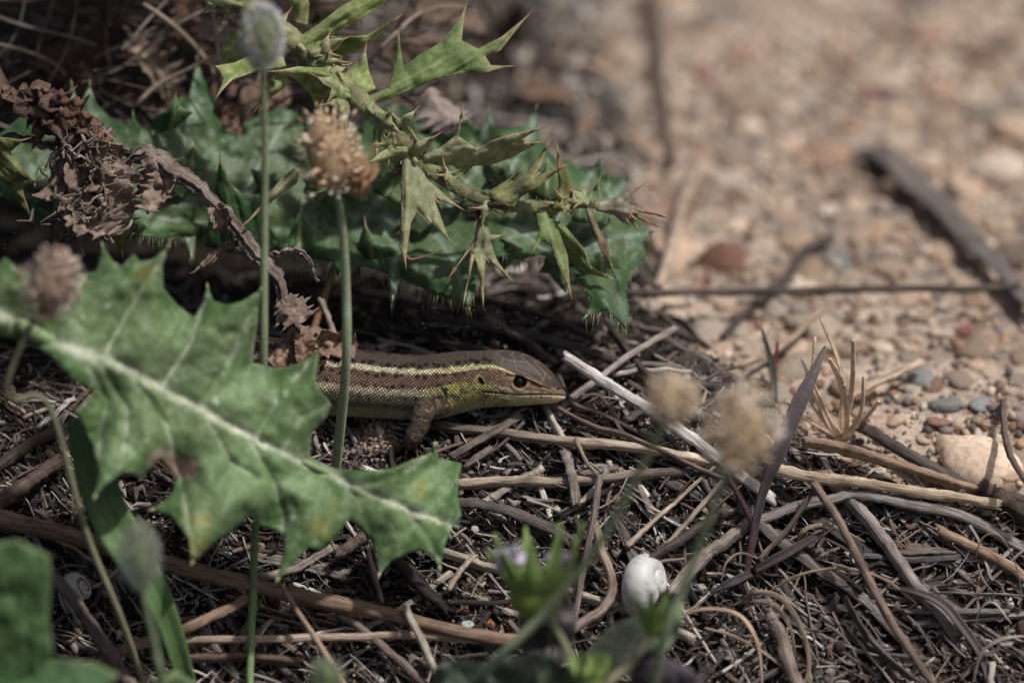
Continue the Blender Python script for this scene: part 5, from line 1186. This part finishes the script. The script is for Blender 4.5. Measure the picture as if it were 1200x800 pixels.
seed_head(786, 470, -6.6, 27, 30, [(772, 508, -6.5), (740, 570, -6.1), (700, 640, -5.6), (640, 716, -5.0), (570, 785, -4.4), G(500, 870)], 'small tan plantain head on a long green stalk slanting past the hooked stick', (204, 184, 150), [(232, 212, 184), (222, 196, 162), (240, 226, 206)], 170, 120, lin(216, 206, 190), 5, (168, 182, 146), 4.6, 0.3, 0.09)
seed_head(868, 506, -6.6, 39, 52, [(846, 566, -6.5), (826, 620, -6.2), (800, 690, -5.8), (772, 770, -5.3), G(740, 960)], 'large tan plantain head beside the purple blade', (200, 178, 144), [(228, 206, 178), (216, 188, 154), (236, 222, 202), (244, 238, 228)], 260, 160, lin(216, 206, 190), 6, (160, 176, 140), 4.4, 0.2, 0.10)
seed_head(382, 795, -6.0, 16, 20, [(384, 830, -6.0), G(390, 990)], 'low green bud just above the litter under the leaf', (120, 136, 88), [(128, 146, 96), (150, 160, 120)], 80, 200, lin(170, 176, 168), 7, (110, 132, 92), 4.0)

# ------------------------------------------------------------------ green strap leaf and thin green stalks
def blade(name, pts, widths, col, label, cat, mat='soft', seed=0, fold=0.25, n=40, face=(0, -0.8, 0.6), parent=None, col2=None):
    q = np.array([x if isinstance(x, np.ndarray) else P(*x) for x in pts]); path = catmull(q, n); wd = np.interp(np.linspace(0, 1, n), np.linspace(0, 1, len(widths)), widths) * PX * 0.5
    T = np.gradient(path, axis=0); T /= np.linalg.norm(T, axis=1)[:, None]; f = np.asarray(face, float)
    S = np.cross(T, f); S /= np.linalg.norm(S, axis=1)[:, None]; Nn = np.cross(S, T)
    k = 9; u = np.linspace(-1, 1, k)
    V = path[:, None] + S[:, None] * (u[None, :, None] * wd[:, None, None]) + Nn[:, None] * ((np.abs(u)[None, :, None] ** 1.3 * fold * wd[:, None, None]) + 0.03 * wd[:, None, None] * np.sin(u * 9)[None, :, None])
    i, j = np.meshgrid(np.arange(n - 1), np.arange(k - 1), indexing='ij'); Q = np.stack([i * k + j, i * k + j + 1, (i + 1) * k + j + 1, (i + 1) * k + j], -1).reshape(-1, 4)
    s = np.linspace(0, 1, n); c = np.asarray(col)[None, None] * (0.8 + 0.4 * fbm(s[:, None] * 7, u[None] * 2, seed)[..., None])
    if col2 is not None: c = c * (1 - s[:, None, None]) + np.asarray(col2) * s[:, None, None]
    c = c * (1 + 0.12 * np.cos(u * 14))[None, :, None]
    ob = solid(MB().add(V.reshape(-1, 3), Q, None, c.reshape(-1, 3)).build(name, M[mat], parent), 0.03)
    return tag(ob, label, cat) if parent is None else ob
blade('strap_leaf', [(92, 490, -2.4), (112, 560, -2.6), (134, 615, -2.8), (165, 665, -2.9), (192, 715, -2.8), (216, 790, -2.4), G(232, 850)], [30, 44, 46, 40, 28, 22, 16], lin(110, 142, 88), 'narrow green strap leaf hanging down beside the thistle leaf', 'leaf', seed=3)
stick('green_stalk', [(299, 612, -1.6), (297, 680, -1.7), (294, 760, -1.8), (291, 850, -2.0)], 4.6, lin(140, 164, 112), 'straight thin green stalk standing below the thistle leaf', 'stalk', 'soft', free=True, jag=False, groove=0.06, wig=0.05)
stick('green_stalk', [(305, 702, -1.4), (288, 735, -1.4), (266, 778, -1.45)], 3.6, lin(116, 138, 88), 'short pale green stalk slanting behind the straight one', 'stalk', 'soft', free=True, jag=False, groove=0.06, wig=0.05)

# ------------------------------------------------------------------ dark leaf corner and small herb with lilac flowers
low = thing('thistle_seedling', G(-20, 950), 'young thistle with dark wavy green leaves in front of the brown stems', 'thistle')
leaflet([(-60, 620), (-10, 636), (20, 632), (40, 642), (58, 650), (60, 690), (56, 720), (62, 760), (50, 800), (30, 860), (-60, 860)], (-40, 860), -5.2, -0.25, 0.3, 81, ((88, 116, 72), (72, 104, 56), (120, 136, 96)), 'leaf', low, 'green', 4.5, False)
leaflet([(-60, 830), (0, 800), (30, 778), (70, 772), (110, 776), (140, 790), (120, 810), (60, 840), (0, 900), (-60, 900)], (-40, 880), -5.6, -0.2, 0.3, 82, ((100, 130, 90), (86, 118, 74), (130, 146, 100)), 'leaf', low, 'green', 4.5, False)
leaflet([(150, 830), (180, 800), (205, 785), (230, 800), (240, 840), (200, 870)], (190, 860), -4.8, -0.2, 0.3, 83, ((112, 138, 92), (96, 124, 76), (150, 160, 120)), 'leaf', low, 'green', 4.5, False)

herb = thing('cranesbill', G(640, 960), 'small leafy herb with two lilac flowers in a green cup and dark purplish round leaves', 'herb')
def round_leaf(cx, cy, w0, rx, ry, rot, col, seed):
    a = np.linspace(0, 2 * math.pi, 40, endpoint=False); x = rx * np.cos(a) * (1 + 0.05 * np.sin(5 * a + seed)); y = ry * np.sin(a) * (1 + 0.06 * np.cos(3 * a + seed))
    o = [(cx + math.cos(rot) * p - math.sin(rot) * q, cy + math.sin(rot) * p + math.cos(rot) * q) for p, q in zip(x, y)]
    leaflet(o, (cx, cy + ry), w0, -0.2, 0.35, seed, (col, tuple(int(v * 0.85) for v in col), col), 'leaf', herb, 'green', 4.5, False)
round_leaf(641, 735, -2.9, 33, 52, 0.1, (88, 80, 80), 91)
round_leaf(722, 765, -4.0, 26, 58, 0.75, (160, 172, 150), 92)
round_leaf(768, 752, -4.1, 18, 52, 0.6, (146, 164, 130), 93)
round_leaf(778, 802, -4.2, 42, 30, 0.0, (88, 78, 86), 94)
round_leaf(615, 795, -4.0, 52, 30, -0.1, (100, 116, 100), 95)
round_leaf(545, 800, -3.9, 40, 28, 0.1, (104, 120, 100), 96)
round_leaf(690, 800, -4.6, 30, 40, 0.3, (120, 138, 84), 97)
def calyx(cx, cy, w0, size, nsep, seed, lilac):
    r = np.random.default_rng(seed); c0 = P(cx, cy, w0); m = MB(); W, q = uvball(np.zeros(3), 1.0, 14, 10); W = W * np.array([0.34, 0.28, 0.34]) * size; cup = m.add(c0 + W[:, :1] * RT + W[:, 1:2] * FW + W[:, 2:] * UP, q, None, lin(150, 172, 90)).build('calyx', M['soft'], herb)
    for k in range(nsep):
        a = 2 * math.pi * k / nsep + 0.3; d = math.cos(a) * RT + math.sin(a) * (-FW)
        p0 = c0 + d * 0.2 * size - UP * 0.1 * size; p1 = c0 + d * 0.42 * size + UP * 0.22 * size; p2 = c0 + d * (0.50 + 0.2 * r.random()) * size + UP * (0.55 + 0.35 * r.random()) * size
        blade('sepal', [p0, p1, p2], [16 * size, 24 * size, 14 * size, 2], lin(146, 174, 98), '', '', seed=seed + k, parent=cup, n=16, face=-d + UP * 0.3)
    for k in range(lilac):
        cc = c0 + RT * (-0.42 + 0.80 * k) * size * 0.72 + UP * (0.42 - 0.0 * k) * size - FW * 0.2
        for j in range(5):
            a = 2 * math.pi * j / 5 + 0.4 * k; d = math.cos(a) * RT + math.sin(a) * (UP * 0.75 - FW * 0.5); sz = (0.24 - 0.07 * k) * size
            blade('petal', [cc, cc + d * sz * 0.55 + UP * 0.02, cc + d * sz], [3, 13 * size * (1 - 0.25 * k), 11 * size * (1 - 0.25 * k), 4], lin(222, 212, 234), '', '', 'petal', j + 5 * k, 0.3, 10, -FW + 0.6 * UP, herb)
calyx(628, 696, -4.6, 1.15, 9, 1, 2)
calyx(768, 730, -4.9, 0.58, 9, 2, 0)
calyx(690, 798, -5.2, 0.55, 7, 3, 0)
hs = MB(); hs.tube(catmull([P(632, 705, -4.6), P(664, 760, -4.7), P(690, 830, -4.8), G(700, 985)], 30), np.linspace(0.05, 0.07, 30), 8, lin(140, 150, 110)); hs.build('stem', M['soft'], herb)
hs = MB(); hs.tube(catmull([P(768, 736, -4.9), P(740, 775, -5.0), P(700, 830, -5.0), G(710, 985)], 30), np.linspace(0.06, 0.07, 30), 8, lin(150, 146, 120)); hs.build('stem', M['soft'], herb)

# ------------------------------------------------------------------ purple shoot and its dark leaf
sh = thing('purple_shoot', G(872, 700), 'dark purple shoot with one tall pointed blade beside the large plantain head', 'shoot')
blade('blade', [G(868, 692), (880, 640, -0.9), (893, 580, -1.1), (912, 530, -1.3), (935, 475, -1.3), (953, 438, -1.2), (967, 406, -1.0)], [7, 9, 10, 18, 18, 12, 2], lin(96, 88, 92), '', '', 'green', 5, 0.3, 50, (0.15, -0.88, 0.47), sh, lin(100, 90, 92))
MB().tube(catmull([G(870, 694), P(882, 622, -0.95), P(876, 602, -1.0), P(862, 575, -1.1), P(850, 552, -1.2)], 30), np.linspace(0.055, 0.035, 30), 8, lin(92, 66, 72)).build('stem', M['soft'], sh)
blade('lower_blade', [G(884, 668, 0.2), G(915, 652, 0.4), G(950, 632, 0.5), G(966, 622, 0.5)], [9, 11, 8, 2], lin(90, 76, 78), '', '', 'green', 6, 0.5, 24, (0, -0.7, 0.7), sh)
blade('lower_blade', [G(880, 672, 0.2), G(858, 682, 0.35), G(832, 694, 0.3)], [8, 10, 3], lin(72, 64, 70), '', '', 'green', 7, 0.5, 24, (0, -0.7, 0.7), sh)
blade('purple_leaf', [G(1038, 687, 0.4), G(1075, 694, 0.6), G(1105, 708, 0.6), G(1128, 735, 0.5), G(1150, 768, 0.35), G(1162, 812, 0.2)], [3, 8, 11, 11, 10, 6], lin(90, 80, 78), 'fallen dark purple grass leaf lying below the grey root', 'leaf', 'green', 8, 0.4, 40, (0, -0.6, 0.8))
ds = thing('dark_shoot', G(905, 470), 'small dark green and red shoot standing behind the large plantain head', 'shoot')
blade('blade', [G(908, 470), P(905, 430, 1.4), P(893, 385, 1.3)], [6, 8, 2], lin(84, 84, 78), '', '', 'green', 9, 0.4, 20, (0, -0.8, 0.5), ds); blade('blade', [G(908, 470), P(908, 430, 1.5), P(912, 400, 1.5)], [5, 6, 2], lin(120, 52, 52), '', '', 'green', 10, 0.4, 20, (0.2, -0.8, 0.5), ds)

# ------------------------------------------------------------------ pale dry grass tuft on the sand
tu = thing('dry_grass_tuft', G(986, 512), 'pale bleached dry grass tuft standing behind the rusty stem', 'grass')
for k, (tx, ty, w_) in enumerate([(940, 420, 12), (962, 372, 9), (950, 450, 13), (1000, 398, 10), (1012, 440, 8), (922, 470, 9), (972, 420, 14), (990, 450, 9), (955, 395, 7), (1030, 470, 7)]):
    b0 = G(986 + (k - 4) * 1.3, 514); d0 = unP(b0)[2]; mid = ((986 + tx) / 2 + 16 * math.sin(k * 2.2), (512 + ty) / 2 + 10 * math.cos(k * 1.7), d0 - 0.3)
    blade('blade', [b0, mid, (tx, ty, d0 - 0.8 + 0.3 * math.sin(k * 1.7))], [w_ * 0.55, w_ * 0.6, w_ * 0.5, 3], lin(230, 206, 178), '', '', 'dry', 20 + k, 0.4, 20, (0.3 * math.sin(k), -0.8, 0.5), tu)

# ------------------------------------------------------------------ shells
def snail(name, c0, size, axis, label, band):
    turns = 3.1; n = 170; k = 22
    th = np.linspace(0, turns * 2 * math.pi, n); g = np.exp(-0.16 * (th[-1] - th))          # grows towards the mouth
    axis = np.asarray(axis, float); axis /= np.linalg.norm(axis); e1 = np.cross(axis, (0.2, 0.1, 1.0)); e1 /= np.linalg.norm(e1); e2 = np.cross(axis, e1)
    cen = (np.cos(th) * g * 0.55)[:, None] * e1 + (np.sin(th) * g * 0.55)[:, None] * e2 - (g * 0.55)[:, None] * axis
    a = np.arange(k) * 2 * math.pi / k
    rad_dir = np.cos(th)[:, None] * e1 + np.sin(th)[:, None] * e2
    rr = g * 0.50
    V = cen[:, None] + rr[:, None, None] * (np.cos(a)[None, :, None] * rad_dir[:, None] * 0.95 + np.sin(a)[None, :, None] * axis * 1.0)
    V = V * (1 + 0.006 * np.sin(th * 26))[:, None, None]
    V = c0 + V * size
    i, j = np.meshgrid(np.arange(n - 1), np.arange(k), indexing='ij'); j2 = (j + 1) % k
    Q = np.stack([i * k + j, i * k + j2, (i + 1) * k + j2, (i + 1) * k + j], -1).reshape(-1, 4)
    c = lin(212, 212, 208)[None, None] * (0.88 + 0.2 * vn(th[:, None] * 5, a[None] * 2, 3)[..., None]) * np.ones((n, k, 1))
    if band: c = np.where((np.abs(np.sin(a * 1.5 + 0.4)) < 0.35)[None, :, None], lin(120, 104, 92)[None, None], c)
    sp0 = vn(th[:, None] * 30, a[None] * 14, 5)[..., None]; c = c * (1 - 0.35 * (sp0 > 0.86))
    return tag(solid(MB().add(V.reshape(-1, 3), Q, None, c.reshape(-1, 3)).build(name, M['shell']), 0.015), label, 'shell')
snail('snail_shell', G(776, 677, 0.55), 0.56, (0.90, -0.26, 0.34), 'empty white snail shell lying among the twigs below the plantain heads', False)
snail('snail_shell', G(100, 686, 0.36), 0.38, (0.75, -0.2, 0.62), 'small grey banded snail shell under the long brown stem', True)

# ------------------------------------------------------------------ withered stems and leaves on the left
wt = thing('withered_thistle', G(340, 425), 'withered brown thistle stem with crumpled dry leaves hanging over the green leaves', 'thistle')
def rough_tube(pts, rads, col, name, seed, n=70, noise=0.35, par=None):
    q = catmull([P(p[0], p[1], p[2] + 0.6) for p in pts], n); s = np.linspace(0, 1, n); rd = np.interp(s, np.linspace(0, 1, len(rads)), rads) * PX
    q = q + (np.stack([fbm(s * 16, seed, 3), fbm(s * 16, seed, 5), fbm(s * 16, seed, 7)], -1) - 0.5) * rd[:, None] * 2.0
    c = np.asarray(col)[None] * (0.6 + 0.8 * fbm(s * 14, seed, 9)[:, None])
    return MB().tube(q, rd * (0.6 + 0.8 * fbm(s * 14, seed, 1)), 16, c, 0.6, 0.75, seed, False, noise).build(name, M['fiber'], par or wt)
WB = lin(142, 124, 111)
rough_tube([(160, 180, -1.2), (182, 184, -1.3), (205, 205, -1.3), (240, 230, -1.25), (275, 265, -1.2), (300, 295, -1.1), (322, 325, -1.0), (338, 365, -0.9), (348, 395, -0.8), (338, 422, -0.9)], [7, 11, 10, 9, 8, 8, 7, 6, 9, 7], WB, 'stem', 1, 110, 0.25)
rough_tube([(-30, 160, -0.9), (15, 163, -0.9), (60, 172, -1.0), (110, 180, -1.0), (165, 190, -1.1)], [5, 5, 5, 5, 5], lin(140, 122, 108), 'stem', 2, 60, 0.12)
rough_tube([(-30, 92, -0.9), (10, 108, -1.0), (50, 128, -1.1), (85, 152, -1.2), (105, 180, -1.2)], [9, 15, 17, 16, 12], lin(112, 84, 66), 'crumpled_leaf', 3, 90, 0.5)
rough_tube([(75, 165, -1.2), (72, 215, -1.25), (70, 260, -1.2), (60, 300, -1.0)], [5, 4, 5, 4], WB, 'leaf_strip', 4, 60, 0.35)
rough_tube([(280, 282, -1.1), (262, 292, -1.0), (240, 310, -1.0), (222, 321, -1.0)], [5, 4, 3, 1], lin(168, 140, 118), 'spine', 5, 30, 0.1)
rough_tube([(318, 300, -1.0), (340, 292, -1.1), (360, 300, -1.1), (372, 330, -0.9)], [3, 3.5, 3, 2], lin(160, 142, 126), 'leaf_strip', 6, 40, 0.3)
for k, (bx, by, w_, dx, dy_, L, W, cl) in enumerate([(95, 160, -1.25, 0.1, -1, 1.5, 0.5, WB), (120, 170, -1.3, 0.25, -1, 1.4, 0.45, WB * 1.1), (85, 150, -1.2, -0.2, -1, 1.3, 0.4, WB * 0.8), (110, 215, -1.35, 0.3, -0.8, 0.9, 0.5, WB), (75, 225, -1.3, 0.4, -0.6, 1.1, 0.45, WB * 1.05), (100, 180, -1.3, 0.9, -0.2, 0.8, 0.4, WB), (40, 112, -1.1, 0.7, -0.5, 1.0, 0.45, lin(112, 84, 66)), (70, 128, -1.2, 0.8, -0.5, 0.9, 0.4, lin(120, 90, 70)),
                                                    (180, 182, -1.4, 0.25, -1, 0.7, 0.35, WB), (200, 200, -1.35, -0.25, -1, 0.75, 0.3, WB * 1.1), (250, 240, -1.3, 0.5, -1, 0.5, 0.25, WB), (330, 350, -1.0, 0.6, -0.7, 0.6, 0.3, WB), (345, 395, -0.95, 0.9, -0.35, 0.7, 0.35, lin(150, 126, 106)), (348, 398, -0.95, -0.6, -0.8, 0.55, 0.3, lin(150, 126, 106)), (350, 395, -0.95, 0.2, -1, 0.5, 0.25, lin(140, 114, 94)), (360, 402, -0.8, 1, -0.05, 0.75, 0.3, lin(150, 122, 104))]):
    d = dx * RT + dy_ * UP; nr = -FW + 0.5 * math.sin(k * 1.9) * RT
    grown_leaf('crumpled_leaf', 'dry', P(bx, by, w_ + 0.6), d, nr, L, W, 4, 200 + k, cl, 1.2 * math.sin(k * 2.7), 0.9 * math.cos(k * 1.3), 0.5, wt, 0.035, 0.015, 0.25)
st_ = MB(); rq = np.random.default_rng(77)
for k in range(90):
    x0, y0 = rq.normal(100, 24), rq.uniform(150, 285); an = rq.uniform(0, 6.28); L = rq.uniform(12, 34); w0 = -0.85 + rq.normal(0, 0.12)
    pts = [P(x0 + L * math.cos(an) * q_ + rq.normal(0, 4), y0 + L * math.sin(an) * q_ + rq.normal(0, 4), w0 + rq.normal(0, 0.06)) for q_ in (-0.5, -0.15, 0.2, 0.5)]
    st_.tube(catmull(pts, 12), rq.uniform(0.008, 0.026), 5, WB * rq.uniform(0.5, 1.5), 0.5, 0.3, k)
st_.build('dry_strands', M['fiber'], wt)['kind'] = 'stuff'
# dry thistle leaves in the hollow behind, each its own
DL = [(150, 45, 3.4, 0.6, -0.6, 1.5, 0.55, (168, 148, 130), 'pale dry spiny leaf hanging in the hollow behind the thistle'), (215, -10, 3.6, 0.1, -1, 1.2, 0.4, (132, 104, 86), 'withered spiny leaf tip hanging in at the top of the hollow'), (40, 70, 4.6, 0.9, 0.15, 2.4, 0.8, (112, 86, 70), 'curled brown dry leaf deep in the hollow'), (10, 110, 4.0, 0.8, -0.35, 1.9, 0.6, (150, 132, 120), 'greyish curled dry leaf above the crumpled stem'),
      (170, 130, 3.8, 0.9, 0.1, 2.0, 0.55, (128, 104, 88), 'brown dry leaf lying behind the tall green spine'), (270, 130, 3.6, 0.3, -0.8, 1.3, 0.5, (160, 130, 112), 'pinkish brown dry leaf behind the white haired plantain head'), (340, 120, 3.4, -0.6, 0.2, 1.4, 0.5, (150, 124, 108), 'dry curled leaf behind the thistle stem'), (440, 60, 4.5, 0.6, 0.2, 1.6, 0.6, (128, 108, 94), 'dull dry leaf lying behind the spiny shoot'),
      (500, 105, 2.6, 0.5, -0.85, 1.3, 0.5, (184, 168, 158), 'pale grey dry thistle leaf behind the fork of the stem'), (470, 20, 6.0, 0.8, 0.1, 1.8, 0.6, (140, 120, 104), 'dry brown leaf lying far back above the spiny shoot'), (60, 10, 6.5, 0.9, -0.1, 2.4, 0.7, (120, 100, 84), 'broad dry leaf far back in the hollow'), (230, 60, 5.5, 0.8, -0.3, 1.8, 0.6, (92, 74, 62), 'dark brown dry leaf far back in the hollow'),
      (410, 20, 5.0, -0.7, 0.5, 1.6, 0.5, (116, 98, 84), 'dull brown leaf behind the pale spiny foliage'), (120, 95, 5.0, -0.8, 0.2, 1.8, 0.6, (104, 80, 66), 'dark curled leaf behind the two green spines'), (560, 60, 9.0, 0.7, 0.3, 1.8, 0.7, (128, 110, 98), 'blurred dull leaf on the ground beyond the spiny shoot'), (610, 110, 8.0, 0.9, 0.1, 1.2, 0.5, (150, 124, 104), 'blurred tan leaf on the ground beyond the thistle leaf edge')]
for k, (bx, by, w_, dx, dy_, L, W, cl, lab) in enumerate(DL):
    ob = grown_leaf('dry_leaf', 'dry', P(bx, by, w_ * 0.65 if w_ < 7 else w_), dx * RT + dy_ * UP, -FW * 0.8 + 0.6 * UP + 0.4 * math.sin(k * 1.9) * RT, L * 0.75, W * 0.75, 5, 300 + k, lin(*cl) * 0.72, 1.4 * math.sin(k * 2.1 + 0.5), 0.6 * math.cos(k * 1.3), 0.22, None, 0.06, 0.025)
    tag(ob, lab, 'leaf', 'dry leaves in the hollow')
HS = [[(-40, 60, 1.2), (100, 45, 1.4), (220, 20, 1.6), (330, -20, 1.6)], [(80, 165, 1.6), (140, 148, 1.8), (200, 122, 2.0), (230, 105, 2.0)], [(95, 30, 2.6), (120, 20, 2.8), (140, 8, 3.0), (150, -10, 3.0)], [(250, 95, 1.6), (290, 75, 1.9), (340, 110, 1.8)], [(270, 110, 1.8), (300, 150, 1.7), (330, 165, 1.5)], [(480, 0, 0.8), (560, 40, 0.5), (660, 30, 0.3)], [(520, 90, 0.6), (600, 60, 0.4), (700, 90, 0.3)]]
for k, (pts, lab) in enumerate(zip(HS, ['long dark stalk crossing the back of the hollow', 'brown stalk lying behind the tall green spine', 'pale thin dry stalk above the hanging spiny leaf', 'bent grey stalk behind the white haired plantain head', 'short dry stalk behind the brown plantain head', 'blurred dark stalk lying beyond the spiny shoot', 'blurred brown stalk lying beyond the thistle leaf'])):
    stick('dry_stalk', pts, [7, 4.5, 3.5, 4, 4, 5, 5][k], lin(*[(84, 70, 60), (140, 110, 90), (176, 146, 116), (130, 112, 100), (150, 128, 110), (84, 72, 64), (120, 98, 84)][k]), lab, 'stalk', seed=400 + k)
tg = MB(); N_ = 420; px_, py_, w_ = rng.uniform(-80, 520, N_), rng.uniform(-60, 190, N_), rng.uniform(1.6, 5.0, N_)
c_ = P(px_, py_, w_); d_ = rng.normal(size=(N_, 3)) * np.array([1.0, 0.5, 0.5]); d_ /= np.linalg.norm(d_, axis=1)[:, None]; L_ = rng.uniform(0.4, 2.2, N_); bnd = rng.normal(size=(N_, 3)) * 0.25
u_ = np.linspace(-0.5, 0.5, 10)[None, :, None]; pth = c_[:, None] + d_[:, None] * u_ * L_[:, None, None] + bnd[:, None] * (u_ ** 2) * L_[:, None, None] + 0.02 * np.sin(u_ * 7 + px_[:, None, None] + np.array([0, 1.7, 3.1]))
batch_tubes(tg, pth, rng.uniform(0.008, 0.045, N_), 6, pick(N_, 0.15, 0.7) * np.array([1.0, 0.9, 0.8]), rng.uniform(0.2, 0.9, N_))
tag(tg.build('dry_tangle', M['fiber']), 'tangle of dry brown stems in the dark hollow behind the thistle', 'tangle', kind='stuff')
# small creatures on the thistle stem
def bug(name, px, py, w_, size, col, label, legs):
    t_ = thing(name, P(px, py, w_), label, 'insect'); W, q = uvball(np.zeros(3), 1.0, 14, 10); W = W * np.array([1.0, 0.7, 0.62]) * size; W[:, 2] *= 1 - 0.25 * (W[:, 0] / size); rot = np.stack([RT * 0.5 + UP * 0.86, FW, -RT * 0.86 + UP * 0.5])
    MB().add(P(px, py, w_) + W @ rot, q, None, np.array(col)[None] * (0.6 + 0.8 * (np.sin(W[:, 0] / size * 9) > 0)[:, None] * np.ones((1, 3)))).build('body', M['dry'], t_)
    for k in range(legs):
        sgn_ = 1 if k % 2 else -1; a0 = P(px, py, w_) + rot[0] * size * (0.4 * (k // 2 - 1)); a1 = a0 + sgn_ * rot[2] * size * 1.1 - FW * size * 0.3; a2 = a1 + sgn_ * rot[2] * size * 0.5 + FW * size * 0.8
        MB().tube([a0, a1, a2], [0.010, 0.008, 0.005], 4, lin(30, 26, 24)).build('leg', M['dry'], t_)
bug('beetle', 467, 199, -0.35, 0.095, lin(128, 104, 88), 'tiny brown striped beetle clinging beside the hanging spiny leaflet', 6)
bug('fly', 575, 213, -0.42, 0.045, lin(22, 20, 20), 'tiny black fly sitting on a spiny leaflet of the stem', 6)
